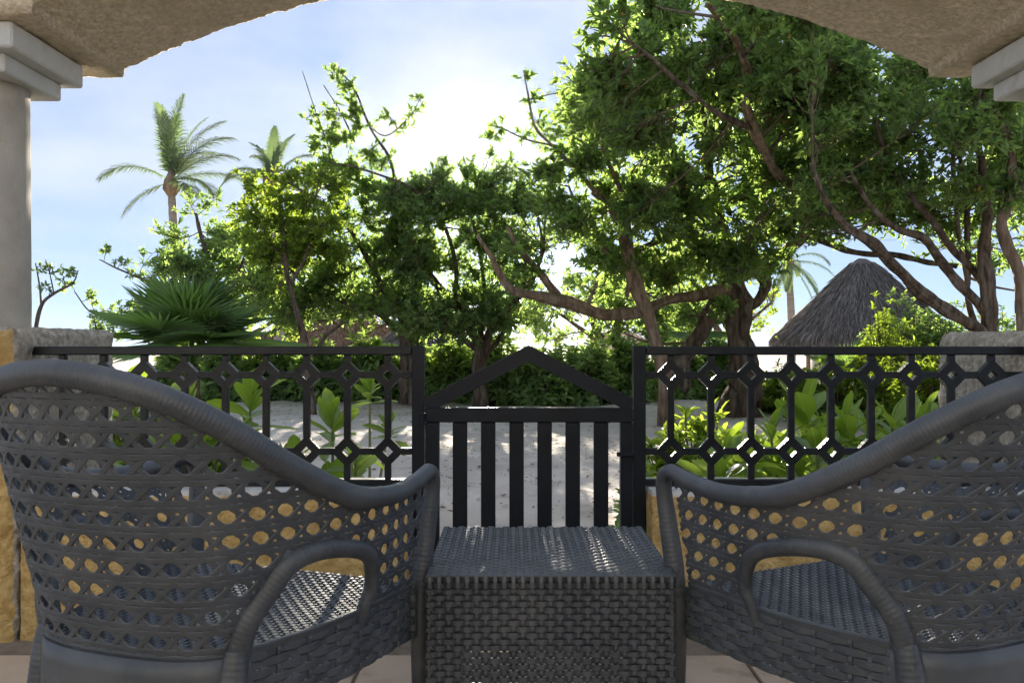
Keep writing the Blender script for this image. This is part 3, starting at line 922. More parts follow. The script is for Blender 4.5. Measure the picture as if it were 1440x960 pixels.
def gnarly(path, rad, name, mat, parent, sides=11, label=None):
    """limb with fluted, lumpy bark"""
    n = len(path); tan = unit(np.gradient(path, axis=0))
    rg = 1.0 if rad.max() > .07 else 0.0
    if rg: sides = 30
    u = np.array([0, -1.0, 0.2]); nr = unit(u - tan[0] * (u @ tan[0])); V = []
    ang = np.linspace(0, 2 * math.pi, sides, endpoint=False); tw = 0
    for i in range(n):
        nr = unit(nr - tan[i] * (nr @ tan[i])); b = np.cross(tan[i], nr); tw += .06
        for a in ang:
            fl = 1 + .13 * math.sin(3 * (a + tw)) + .08 * math.sin(5 * a - 2 * tw)
            fl += rg * (.075 * math.sin(9 * a + 2.3 * tw) + .05 * math.sin(15 * a - 3.1 * tw + 1))
            fl += .16 * noise.noise(Vector(path[i] * 5 + np.array([math.cos(a), math.sin(a), a]) * 1.3))
            V.append(path[i] + (math.cos(a) * nr + math.sin(a) * b) * rad[i] * fl)
    f = []
    for i in range(n - 1):
        for j in range(sides):
            j2 = (j + 1) % sides
            f.append((i * sides + j, i * sides + j2, (i + 1) * sides + j2, (i + 1) * sides + j))
    f.append(tuple(range(sides))[::-1]); f.append(tuple((n - 1) * sides + j for j in range(sides)))
    return mkobj(name, V, f, mat, parent, True, label=label)

def grow(root, limb_pts, clumps, mat, lsize=.08, wr=.42, per_twig=13, dens=1.0, twig_r=.0032, updr=.35, sun_bias=.0, rn_lo=0.0, rn_hi=1.0):
    """clumps: (px, py, D, radius_px[, density[, depth factor]]); a branch reaches each clump, twigs fill it, leaves sit on the twigs"""
    LP = np.vstack(limb_pts)
    ts, tm, te, tr0, tr1 = [], [], [], [], []
    pos, dr, nr, LL = [], [], [], []
    for c in clumps:
        px, py, D, rp = c[:4]; dn = (c[4] if len(c) > 4 else 1.0) * dens; dz = c[5] if len(c) > 5 else 1.0
        ctr = P(px, py, D)
        if rp < 21: rp *= 1.45; dn *= .55
        R = rp / F * D
        d2 = ((LP - ctr) ** 2 * [1, .6, 1]).sum(1) + .15 * np.maximum(0, LP[:, 2] - ctr[2]) ** 2
        a = LP[np.argmin(d2 * NPR.uniform(.8, 1.25, len(d2)))]
        m = (a + ctr) / 2 + NPR.normal(size=3) * np.linalg.norm(ctr - a) * .16
        e = ctr + (ctr - a) * .25
        r0 = .006 + .010 * min(1.5, np.linalg.norm(ctr - a))
        ts.append(a); tm.append(m); te.append(e); tr0.append(r0); tr1.append(.003)
        nt_ = max(5, int(dn * 92 * R * R / .25 * (.08 / lsize) ** 1.0))
        q = NPR.normal(size=(nt_, 3)); q /= np.linalg.norm(q, axis=1)[:, None]
        q *= (NPR.random(nt_) ** .55 * np.where(NPR.random(nt_) < .14, NPR.uniform(1.1, 1.45, nt_), 1))[:, None]
        # lobed outline
        lob = 1 + .28 * np.sin(q[:, 0] * 5 + px) * np.cos(q[:, 2] * 4 + py)
        E_ = ctr + q * R * lob[:, None] * [NPR.uniform(.75, 1.45), dz, NPR.uniform(.6, 1.0)]
        # a gap in the crowns where the low sun reaches the terrace
        zs_ = E_[:, 2] - (E_[:, 1] - 2.0) * math.tan(SUN_EL); xs_ = E_[:, 0] - (E_[:, 1] - 2.0) * math.tan(SUN_AZ)
        E_ = E_[~((zs_ > .28) & (zs_ < .66) & (xs_ > -1.0) & (xs_ < 1.2) & (NPR.random(nt_) < np.where((xs_ > -.22) & (xs_ < .45), .42, .70)))]
        nt_ = len(E_)
        if nt_ < 2: continue
        tt = NPR.uniform(.35, 1.0, nt_)[:, None]
        St = (1 - tt) ** 2 * a + 2 * tt * (1 - tt) * m + tt * tt * e
        # keep twigs short: start part of the way towards the end
        ln = np.linalg.norm(E_ - St, axis=1, keepdims=True)
        Md = (St + E_) / 2 + NPR.normal(size=(nt_, 3)) * ln * .12 - np.array([0, 0, 1]) * ln * .06
        ts += list(St); tm += list(Md); te += list(E_)
        tr0 += [twig_r * 1.4] * nt_; tr1 += [twig_r * .5] * nt_
        k = per_twig
        u = 1 - NPR.random((nt_, k)) ** 1.5 * np.minimum(.75, .32 / np.maximum(ln, .05))
        u = u[..., None]
        S_, M_, X_ = St[:, None], Md[:, None], E_[:, None]
        pt = (1 - u) ** 2 * S_ + 2 * u * (1 - u) * M_ + u * u * X_
        tg = unit(2 * (1 - u) * (M_ - S_) + 2 * u * (X_ - M_))
        rv = unit(NPR.normal(size=pt.shape))
        d = unit(tg * .75 + rv * .8 + np.array([0, 0, updr]) * .6)
        nn = unit(np.array([0, 0, 1.0]) + NPR.normal(size=pt.shape) * .75)
        pos.append(pt.reshape(-1, 3)); dr.append(d.reshape(-1, 3)); nr.append(nn.reshape(-1, 3))
        LL.append(lsize * (.5 + .85 * NPR.random(nt_ * k) ** .8))
    twig_mesh('twigs', np.array(ts), np.array(tm), np.array(te), np.array(tr0), np.array(tr1), M['twig'], root)
    pos = np.vstack(pos)
    rn = .55 * np.repeat(NPR.random(len(pos) // per_twig), per_twig) + .45 * NPR.random(len(pos))
    rn = np.where(NPR.random(len(pos)) < .006, 1.0, np.clip(rn, 0, .93)) if mat is M['leaf'] else rn
    leaves('foliage', pos, np.vstack(dr), np.vstack(nr), np.concatenate(LL), wr, mat, root, rn)
    return len(pos)

def tree(name, label, base, limbs, clumps, leafm, group, barks=None, **kw):
    b = P(*base)
    b[2] = float(ground_z(b[0], b[1]))
    t = thing(name, label, 'tree', b, group)
    pts = []
    for k, l in enumerate(limbs):
        path, rad = limb_path(l)
        if k == 0: rad = rad * 1.22
        if k == 0:           # trunk runs into the ground
            path = np.vstack([[b[0], b[1], b[2] - .15], path]); rad = np.concatenate([[rad[0] * 1.5], rad])
        bm = (barks or {}).get(k, 'bark')
        gnarly(path, rad, 'trunk' if k == 0 else 'limb', M[bm], t)
        pts.append(path[len(path) // 3:] if k == 0 else path)
    n = grow(t, pts, clumps, leafm, **kw)
    return t

def scatter(px0, px1, py0, py1, D0, D1, r0, r1, n, dens=1.0, keep=None, seed=1):
    g = random.Random(seed); o = []
    while len(o) < n:
        a, b = g.uniform(px0, px1), g.uniform(py0, py1)
        if keep and not keep(a, b): continue
        o.append((a, b, g.uniform(D0, D1), g.uniform(r0, r1), dens))
    return o
TG = 'trees behind the hedge'

# ------------------------------------------------------------------ the big tree right of the gate
big_limbs = [
    [(1042, 560, 12, 26), (1043, 520, 12, 21), (1040, 470, 12, 18), (1036, 420, 12, 19), (1024, 370, 12, 14), (1010, 312, 11.8, 10), (1000, 262, 11.5, 8), (995, 205, 11.2, 7), (992, 130, 11, 5), (990, 60, 10.6, 4)],
    [(958, 545, 11.8, 14), (966, 498, 11.8, 14), (984, 458, 11.8, 14), (1008, 434, 11.9, 13), (1032, 416, 12, 13)],
    [(1034, 405, 12, 12), (990, 414, 11.7, 10), (935, 424, 11.4, 9), (893, 438, 11.2, 9), (845, 440, 11, 10), (798, 424, 10.8, 10), (752, 416, 10.6, 8), (714, 404, 10.4, 7), (688, 356, 10.3, 4), (672, 330, 10.3, 3)],
    [(786, 416, 10.8, 7), (760, 384, 10.8, 6), (735, 357, 10.8, 5), (712, 318, 10.8, 3)],
    [(1036, 395, 12, 11), (1062, 380, 12, 9), (1084, 366, 11.8, 8), (1110, 353, 11.4, 9), (1130, 331, 11, 9), (1136, 308, 10.6, 8), (1120, 270, 10, 7), (1096, 246, 9.6, 7), (1072, 209, 9.2, 8), (1059, 178, 9, 8), (1050, 146, 8.8, 7), (1049, 103, 8.6, 7), (1039, 68, 8.4, 6), (1018, 33, 8.2, 6), (995, 5, 8, 5)],
    [(1133, 328, 11, 6), (1158, 340, 10.8, 5.5), (1190, 352, 10.6, 5), (1220, 357, 10.4, 5), (1252, 357, 10.2, 5), (1278, 363, 10, 5), (1308, 371, 9.9, 4.5), (1346, 375, 9.8, 4)],
    [(1026, 378, 12, 8), (1058, 378, 12.1, 10), (1076, 398, 12.1, 10), (1064, 422, 12, 9), (1046, 436, 12, 8)],
    [(1012, 330, 11.8, 8), (976, 296, 11.4, 6), (962, 328, 11.2, 6), (907, 347, 11, 5), (880, 372, 10.8, 4)],
    [(1056, 180, 9, 5), (1010, 160, 8.6, 5), (960, 120, 8.3, 4), (915, 80, 8, 3), (870, 45, 7.8, 2)],
    [(1044, 80, 8.4, 4), (1080, 40, 8, 4), (1110, 10, 7.8, 3)],
    [(1000, 262, 11.5, 6), (960, 230, 11, 5), (920, 190, 10.6, 4), (880, 150, 10.2, 3)],
]
def in_big(a, b):
    if b < 120: return a > 835 + max(0, 60 - b) * .2
    if b < 260: return a > 800
    return a > 830 and not (1085 < a < 1290 and b > 335)
bc = scatter(820, 1200, 0, 130, 7.6, 10.5, 34, 60, 34, 1.0, in_big, 3) + scatter(810, 1220, 110, 300, 9, 12.5, 36, 62, 52, .95, in_big, 4) \
   + scatter(840, 1100, 260, 380, 10, 13, 30, 48, 34, .8, in_big, 5) + scatter(850, 1030, 370, 470, 10.5, 14, 22, 36, 16, .7, None, 6)
bc += [(830, 60, 8.6, 26, .7), (845, 25, 8.3, 28, .7), (815, 110, 9, 22, .6), (835, 160, 9.5, 30, .8), (870, 20, 8, 40), (855, 95, 8.4, 40), (870, 150, 8.6, 40), (1130, 40, 8, 50), (1160, 90, 8.4, 50), (1060, 20, 7.8, 45), (740, 380, 10.8, 30, .6), (720, 350, 10.6, 30, .6)]
tree('gnarled_tree', 'largest gnarled tree with twisted trunk and limbs, right of the gate', (1042, 575, 12), big_limbs, bc, M['leaf'], TG,
     {2: 'bark_red', 3: 'bark_red', 4: 'bark_red'}, lsize=.090, dens=1.05, per_twig=13)

# the leaning tree just left of it
lean_limbs = [
    [(936, 530, 10.6, 9), (922, 475, 10.6, 9), (904, 430, 10.5, 9), (890, 392, 10.4, 9), (883, 355, 10.3, 8.5), (874, 318, 10.2, 8), (857, 287, 10.1, 8), (836, 268, 10, 7)],
    [(882, 418, 10.4, 4), (888, 356, 10.3, 5), (872, 272, 10, 5), (852, 218, 9.8, 4), (842, 170, 9.7, 2.5)],
    [(872, 379, 10.4, 4), (844, 342, 10.3, 4), (818, 304, 10.2, 3), (800, 262, 10.1, 2)],
    [(838, 270, 10, 5), (812, 240, 9.9, 3.5), (775, 205, 9.8, 3), (752, 178, 9.8, 2.5), (742, 130, 9.8, 1.6), (736, 98, 9.8, 1)],
    [(775, 205, 9.8, 2), (740, 196, 9.8, 1.5), (702, 178, 9.8, 1)],
]
lc = scatter(765, 905, 215, 330, 9.4, 10.6, 24, 40, 14, .8, None, 8) + scatter(770, 880, 320, 350, 9.6, 11, 22, 36, 4, .7, None, 9)
lc += [(742, 110, 9.8, 11, 1.3), (748, 140, 9.8, 13, 1.3), (760, 172, 9.8, 16, 1.2), (738, 190, 9.8, 12, 1.2), (705, 180, 9.8, 9, 1.2), (690, 195, 9.8, 8, 1), (790, 210, 9.8, 24, .9), (775, 240, 9.8, 24, .9), (815, 235, 9.8, 28, .9), (755, 245, 9.9, 20, .7), (800, 130, 9.8, 14, .9), (812, 165, 9.8, 20, .9)]
tree('leaning_tree', 'slender reddish tree leaning left just past the right gate post', (938, 560, 10.6), lean_limbs, lc, M['leaf'], TG, {0: 'bark_red', 1: 'bark_red', 2: 'bark_red', 3: 'bark_red'}, lsize=.070)

# ------------------------------------------------------------------ fan of trunks behind the right pier
r_limbs = [
    [(1400, 560, 9, 18), (1396, 510, 9, 15), (1392, 470, 9, 11), (1387, 404, 9, 10), (1384, 366, 9, 9), (1388, 300, 8.8, 6), (1380, 220, 8.5, 5)],
    [(1394, 490, 9, 11), (1382, 467, 8.9, 10), (1346, 449, 8.7, 10), (1307, 424, 8.5, 10), (1276, 393, 8.3, 9.5), (1246, 360, 8.1, 9), (1218, 335, 7.9, 8), (1190, 318, 7.8, 6), (1160, 280, 7.7, 4), (1140, 230, 7.6, 3)],
    [(1396, 480, 9, 9), (1393, 452, 9, 9), (1373, 424, 9, 9), (1346, 399, 8.9, 8.5), (1323, 366, 8.8, 8), (1301, 335, 8.7, 7), (1262, 322, 8.5, 6), (1225, 290, 8.3, 4), (1195, 240, 8.1, 3)],
    [(1385, 420, 9, 7), (1379, 391, 9.1, 7), (1346, 357, 9.1, 6.5), (1318, 321, 9.1, 6), (1290, 288, 9.1, 6), (1264, 250, 9.1, 5), (1240, 200, 9, 4), (1220, 130, 8.8, 3)],
    [(1436, 540, 8.2, 12), (1437, 455, 8.2, 11), (1434, 385, 8.2, 10), (1415, 343, 8.2, 10), (1408, 313, 8.2, 9), (1420, 285, 8.2, 9), (1421, 240, 8.2, 8), (1418, 195, 8.2, 7), (1395, 140, 8, 5), (1360, 95, 7.8, 4)],
    [(1372, 470, 9.6, 6), (1361, 420, 9.7, 5), (1362, 371, 9.8, 5), (1359, 296, 9.8, 4.5), (1350, 220, 9.8, 3)],
    [(1362, 400, 9.7, 4), (1353, 350, 9.7, 4), (1343, 288, 9.6, 4), (1340, 220, 9.5, 4), (1338, 162, 9.3, 3.5), (1322, 120, 9, 3)],
    [(1420, 285, 8.2, 5), (1438, 262, 8.1, 5), (1460, 220, 8, 4)],
]
def in_r(a, b): return not (1060 < a < 1275 and b > 330) and not (b > 330 and a < 1300)
rc = scatter(1110, 1460, 70, 200, 7.4, 9.8, 34, 56, 42, 1.0, in_r, 21) + scatter(1130, 1460, 180, 330, 8, 11, 32, 50, 46, .85, in_r, 22) + scatter(1290, 1460, 300, 400, 9.2, 11, 24, 38, 9, .6, None, 23)
rc += [(1150, 300, 9, 34, .8), (1100, 290, 9.5, 36, .8), (1190, 330, 9, 22, .6)]
tree('fan_trunk_tree', 'tree with a fan of leaning bare trunks behind the right pier', (1402, 590, 9), r_limbs, rc, M['leaf'], TG, {4: 'bark_red'}, lsize=.072, dens=.95)

# ------------------------------------------------------------------ tree in the middle, against the sun
m_limbs = [
    [(676, 545, 13.5, 9), (674, 490, 13.5, 9), (660, 460, 13.5, 8), (650, 437, 13.5, 7), (628, 418, 13.4, 6), (600, 380, 13.2, 4), (585, 340, 13, 3)],
    [(680, 520, 13.5, 8), (684, 480, 13.5, 7), (698, 446, 13.4, 6), (716, 430, 13.2, 6), (745, 400, 13, 4), (765, 350, 12.8, 3)],
    [(676, 500, 13.5, 5), (678, 450, 13.6, 4), (680, 400, 13.6, 3.5), (672, 340, 13.5, 3), (660, 290, 13.4, 2)],
    [(682, 500, 13.6, 5), (706, 470, 13.8, 4), (725, 440, 14, 3), (730, 390, 14, 2.5)],
    [(670, 490, 13.5, 6), (640, 470, 13.4, 4), (615, 455, 13.3, 3), (590, 420, 13.2, 2.5)],
    [(640, 420, 13.4, 4), (640, 370, 13.2, 3.5), (625, 320, 13, 3), (600, 285, 12.6, 2.6), (575, 263, 12.4, 2.4), (545, 250, 12.2, 2.2), (500, 236, 12.1, 1.8), (457, 227, 12, 1.2)],
]
mc = scatter(560, 820, 290, 468, 12, 15, 26, 46, 56, .50, lambda a, b: not (a > 740 and b > 335) and not (590 < a < 790 and 290 < b < 355), 31) + scatter(545, 660, 262, 340, 12, 13.5, 22, 36, 18, .6, None, 32)
mc += [(690, 265, 13, 22, .7), (650, 285, 13, 28, .8), (620, 255, 12.8, 18, .8), (600, 270, 12.6, 20, .7), (720, 290, 13, 30, .3), (700, 310, 13, 34, .25), (640, 300, 13, 34, .3), (605, 300, 12.8, 34, .4), (655, 245, 13, 10, .6), (710, 232, 13, 12, .7), (735, 262, 13, 18, .7), (650, 270, 13, 26, .7), (680, 280, 13, 26, .6), (770, 290, 13, 26, .5), (690, 215, 12.8, 7, .9), (625, 225, 12.8, 6, .9)] + scatter(590, 770, 255, 300, 12, 14.5, 20, 30, 12, .55, None, 33) + scatter(590, 790, 300, 350, 12, 14.5, 22, 34, 18, .5, None, 34) + scatter(655, 735, 285, 345, 12, 14.5, 24, 34, 12, .8, None, 35) + scatter(575, 770, 232, 285, 12.2, 13.6, 16, 28, 26, .62, None, 36)
tree('middle_tree', 'many stemmed leafy tree straight behind the gate, the sun above it', (676, 560, 13.5), m_limbs, mc, M['leaf_dark'], TG, lsize=.072, dens=.95, per_twig=15)

# ------------------------------------------------------------------ tree left of the gate
l_limbs = [
    [(578, 555, 14, 16), (576, 510, 14, 14), (574, 475, 14, 13), (570, 450, 14, 10), (556, 430, 13.8, 7), (535, 400, 13.5, 5), (515, 360, 13.2, 4), (490, 320, 13, 3)],
    [(572, 470, 14, 8), (545, 452, 14, 6), (530, 440, 14, 5), (500, 430, 13.8, 4), (465, 415, 13.5, 3), (430, 400, 13.2, 2.5), (400, 370, 13, 2)],
    [(580, 470, 14, 7), (590, 440, 14, 6), (585, 400, 14, 5), (570, 350, 13.8, 4), (560, 300, 13.4, 3), (549, 227, 13, 2.4), (521, 181, 12.8, 2), (499, 126, 12.6, 1.5), (476, 98, 12.5, 1)],
    [(555, 290, 13.4, 2.5), (500, 262, 13, 2.2), (450, 250, 12.7, 2), (400, 240, 12.5, 1.6), (345, 247, 12.4, 1)],
    [(521, 181, 12.8, 1.5), (545, 190, 12.8, 1.2), (575, 165, 12.8, 1), (592, 138, 12.8, .8)],
    [(480, 262, 13, 1.6), (460, 200, 12.8, 1.4), (445, 160, 12.6, 1), (425, 100, 12.5, .6)],
    [(499, 200, 12.8, 1.4), (480, 160, 12.7, 1.2), (455, 120, 12.6, .8)],
]
ldc = scatter(400, 610, 320, 468, 12.5, 15.5, 24, 42, 50, .52, lambda a, b: not (420 < a < 575 and b > 440), 41) + scatter(340, 480, 310, 430, 12.2, 13.6, 22, 36, 16, .8, None, 42)
ldc += [(476, 105, 12.5, 14, 1.3), (486, 125, 12.5, 15, 1.3), (495, 150, 12.6, 18, 1.2), (470, 165, 12.6, 18, 1.2), (505, 180, 12.7, 20, 1.1), (480, 195, 12.7, 24, 1.1), (455, 190, 12.7, 18, 1.1), (520, 215, 12.8, 22, 1), (460, 225, 12.8, 26, 1), (435, 165, 12.6, 8, 1.2), (445, 205, 12.6, 14, 1.1),
        (591, 140, 12.8, 8, 1.5), (582, 160, 12.8, 10, 1.3), (570, 180, 12.8, 10, 1.2), (545, 165, 12.8, 12, 1.2), (540, 230, 12.9, 20, 1), (435, 245, 12.7, 20, 1), (497, 240, 12.9, 26, 1), (525, 262, 13, 24, 1), (550, 285, 13.2, 26, .9)] + scatter(470, 610, 235, 320, 12.6, 14, 20, 30, 18, .7, None, 45)
tree('open_crowned_tree', 'open crowned tree left of the gate with branch tips high against the sky', (578, 568, 14), l_limbs, ldc, M['leaf'], TG, lsize=.076, dens=.95, per_twig=15)
lime = scatter(345, 480, 245, 370, 11.6, 12.8, 18, 32, 26, .9, None, 43) + [(405, 275, 12, 26), (385, 310, 12, 26), (430, 290, 12, 28), (365, 280, 12, 18), (370, 345, 12, 24), (400, 350, 12, 26), (395, 400, 12, 20, .7), (350, 250, 12, 12), (440, 330, 12, 24)]
lm_limbs = [[(438, 560, 12, 6), (430, 500, 12, 5), (418, 440, 12, 4), (405, 390, 12, 3.4), (400, 340, 12, 3), (395, 290, 12, 2)],
            [(410, 400, 12, 3), (430, 360, 12, 2.5), (440, 310, 12, 2), (445, 270, 12, 1.2)],
            [(404, 370, 12, 2.6), (380, 340, 12, 2), (360, 300, 12, 1.6), (350, 262, 12, 1)],
            [(440, 500, 12.2, 4), (460, 470, 12.4, 3), (490, 450, 12.6, 2)]]
tree('sunlit_tree', 'slim tree with sunlit yellow green leaves between coconut palm and gate', (438, 590, 12), lm_limbs, lime, M['leaf_lime'], TG, lsize=.072, dens=.9, per_twig=15)

# ------------------------------------------------------------------ leafy undergrowth trees farther back
for (nm, lab, bx, D, x0, x1, y0, y1, n, sd) in (
        ('back_tree', 'pale leafy tree far behind the left gate post', 505, 19, 420, 590, 380, 435, 16, 61),
        ('back_tree', 'pale leafy tree far behind the right slope of the gate', 840, 18, 725, 965, 392, 478, 44, 62),
        ('back_tree', 'pale leafy tree far behind the left railing', 340, 21, 250, 420, 405, 480, 22, 63),
        ('back_tree', 'pale leafy tree seen behind the trunk of the gnarled tree', 1010, 21, 930, 1085, 330, 475, 26, 64)):
    yb = 480 + 1.3 / D * F
    bl = [[(bx, 520, D, 7), (bx + 6, 490, D, 6), (bx - 4, 460, D, 5), (bx - 10, 430, D, 4), (bx, 400, D, 3)], [(bx, 480, D, 4), (bx - 40, 450, D, 3), (bx - 70, 430, D, 2)], [(bx + 4, 475, D, 4), (bx + 45, 450, D, 3), (bx + 75, 425, D, 2)]]
    tree(nm, lab, (bx, 530, D), bl, scatter(x0, x1, y0, y1, D - 1.5, D + 1.5, 17, 30, n, .55, None, sd), M['leaf_lime'] if sd in (63, 64) else M['leaf'], TG, lsize=.11, dens=.8, per_twig=10)

# ------------------------------------------------------------------ small tree at far left
s_limbs = [[(300, 560, 15, 7), (305, 500, 15, 6), (310, 440, 15, 5), (300, 390, 15, 4), (285, 340, 15, 3), (275, 300, 15, 2)],
           [(308, 450, 15, 4), (270, 420, 15, 3), (220, 400, 15, 2), (170, 380, 15, 1.5), (140, 365, 15, 1)],
           [(305, 420, 15, 3), (335, 380, 15, 2.5), (350, 340, 15, 2), (355, 310, 15, 1)],
           [(300, 480, 15, 4), (240, 460, 15, 3), (180, 450, 15, 2), (130, 440, 15, 1.4), (105, 410, 15, 1)]]
sc_ = scatter(255, 385, 310, 450, 14, 16, 20, 34, 30, .8, None, 51) + scatter(110, 290, 385, 465, 14, 16, 16, 28, 22, .6, lambda a, b: b > 470 - (a - 90) * .45, 52)
sc_ += [(150, 352, 15, 9, 1), (170, 368, 15, 12, .8), (190, 385, 15, 14, .8), (215, 360, 15, 12, .8), (228, 372, 15, 16, .8), (100, 402, 15, 10, .8), (125, 420, 15, 16, .7), (270, 290, 15, 18, .9), (300, 280, 15, 16, .7)] + scatter(225, 330, 330, 420, 14, 16, 22, 32, 16, .8, None, 53)
tree('small_tree', 'small loose leafed tree under the tall coconut palm at left', (300, 575, 15), s_limbs, sc_, M['leaf_dark'], TG, lsize=.08, dens=.8, per_twig=13)
sap = [[(45, 560, 9, 4), (50, 470, 9, 3), (58, 430, 9, 2.6), (76, 413, 9, 2), (102, 398, 9, 1.2), (110, 380, 9, .8)], [(58, 430, 9, 2), (55, 400, 9, 1.4), (50, 370, 9, 1)], [(76, 413, 9, 1.2), (70, 385, 9, .9), (64, 365, 9, .6)]]
tree('sapling', 'nearly bare sapling beside the left column', (45, 600, 9), sap, [(72, 385, 9, 12, .8), (88, 388, 9, 10, .8), (55, 375, 9, 9, .7), (100, 380, 9, 7, .7), (62, 405, 9, 8, .5)], M['leaf_dark'], TG, lsize=.055, per_twig=6, dens=.35)
# ------------------------------------------------------------------ coconut palms
def frond(root, base, az, el, L, droop, mat, rn, nleaf=64, ll=.55, name='frond'):
    """feather frond: an arching midrib with drooping leaflets on both sides"""
    n = 16
    d = np.array([math.cos(az) * math.cos(el), math.sin(az) * math.cos(el), math.sin(el)])
    pts = [np.array(base, float)]; hd = np.array([math.cos(az), math.sin(az), 0]); e = el
    for i in range(n):
        pts.append(pts[-1] + (hd * math.cos(e) + np.array([0, 0, math.sin(e)])) * L / n)
        e -= droop / n * (0.5 + 1.1 * i / n)
    pts = np.array(pts); tan = unit(np.gradient(pts, axis=0))
    side = np.array([-math.sin(az), math.cos(az), 0])
    V = []; Fc = []
    for i in range(n):       # midrib
        r0, r1 = .022 * (1 - i / n) + .004, .022 * (1 - (i + 1) / n) + .004
        u0 = np.cross(side, tan[i]); u1 = np.cross(side, tan[i + 1]); b = len(V)
        V += [pts[i] - side * r0, pts[i] + side * r0, pts[i + 1] + side * r1, pts[i + 1] - side * r1]
        Fc.append((b, b + 1, b + 2, b + 3))
        V += [pts[i] + u0 * r0, pts[i] - u0 * r0, pts[i + 1] - u1 * r1, pts[i + 1] + u1 * r1]
        Fc.append((b + 4, b + 5, b + 6, b + 7))
    for k in range(nleaf):
        t = .12 + .88 * k / nleaf
        i = min(n - 1, int(t * n)); fr = t * n - i
        p = pts[i] + (pts[i + 1] - pts[i]) * fr; tg = tan[i]
        up = np.cross(side, tg); up = up if up[2] > 0 else -up
        ln = ll * (math.sin(math.pi * (t * .86 + .1)) ** .7) * NPR.uniform(.85, 1.1)
        for s in (-1, 1):
            dd = unit(side * s * (.9 - .35 * t) + tg * (.45 + .5 * t) + up * NPR.uniform(.0, .25))
            sag = np.array([0, 0, -1.0])
            m = p + dd * ln * .5 + sag * ln * .08; q = p + dd * ln * .92 + sag * ln * .36
            w = unit(np.cross(dd, up)) * .018; b = len(V)
            V += [p - w * .6, p + w * .6, m + w, m - w, q]
            Fc += [(b, b + 1, b + 2, b + 3), (b + 3, b + 2, b + 4)]
    V = np.array(V)
    o = mkobj(name, V, Fc, mat, root)
    at = o.data.attributes.new('rnd', 'FLOAT', 'FACE'); at.data.foreach_set('value', [float(np.clip(rn + NPR.uniform(-.2, .2), 0, 1)) for _ in Fc])
    return o

def coconut_palm(label, crown, D, foot, fr_list, L, rt, ll=.55):
    b = P(foot[0], foot[1], D); b[2] = float(ground_z(b[0], b[1]))
    t = thing('coconut_palm', label, 'palm', b, 'coconut palms')
    top = P(crown[0], crown[1], D)
    path = catmull([b - [0, 0, .1], b * .6 + top * .4 + [.12 * rt * 8, 0, 0], top], 26)
    r = np.linspace(rt * 1.3, rt * .8, len(path)) * (1 + .06 * (np.arange(len(path)) % 2))
    MB().tube(path, r, 12).build('trunk', M['palm_trunk'], t, True)
    MB().tube([top - [0, 0, .35], top - [0, 0, .1], top + [0, 0, .2], top + [0, 0, .6]], [rt * .9, rt * 1.7, rt * 1.4, rt * .3], 10, wob=.15).build('crown_shaft', M['thatch_brown'], t, True)
    for (az, el, k, dr) in fr_list:
        frond(t, top + [0, 0, .15], math.radians(az), math.radians(el), L * k, math.radians(dr), M['palm_leaf'], NPR.uniform(.2, .9), ll=ll)
    return t
# azimuth 0 = right, 90 = away, 180 = left, 270 = towards the camera
FR = [(183, 36, 1.0, 88), (170, 88, 1.15, -28), (150, 82, 1.05, 10), (95, 84, 1.0, 25), (250, 84, 1.0, 25), (40, 78, 1.05, 40), (10, 72, 1.1, 55), (-8, 60, 1.1, 75), (350, 42, 1.05, 70), (12, 24, 1.1, 70), (-30, 10, .9, 70), (205, -22, .75, 45), (320, 0, .6, 60), (60, 60, .9, 60)]
coconut_palm('tall coconut palm standing clear against the sky at left', (241, 262), 30, (246, 520), FR, 2.7, .16, .85)
FR2 = [(150, 75, .9, 60), (60, 80, 1, 50), (100, 85, 1, 30), (20, 62, 1, 90), (175, 45, .9, 110), (200, 25, .9, 95), (250, 30, .8, 100), (300, 20, .8, 95), (340, 30, .9, 100), (160, -10, .8, 70), (20, 0, .8, 80), (130, 60, 1, 70), (280, -30, .7, 40), (40, 45, 1, 85)]
coconut_palm('coconut palm with hanging fronds half hidden behind the sunlit tree', (384, 262), 27, (388, 520), FR2, 2.0, .2, .5)
coconut_palm('distant coconut palm left of the tall thatched roof', (1109, 372), 44, (1108, 500), [(a, e, 1, d) for a, e, d in ((10, 35, 100), (170, 40, 100), (30, 60, 80), (150, 65, 80), (90, 80, 50), (-15, 5, 70), (195, 0, 70), (250, -20, 50), (300, -25, 50), (60, 20, 90), (120, 20, 90), (330, -50, 30), (210, -50, 30))], 2.6, .2)

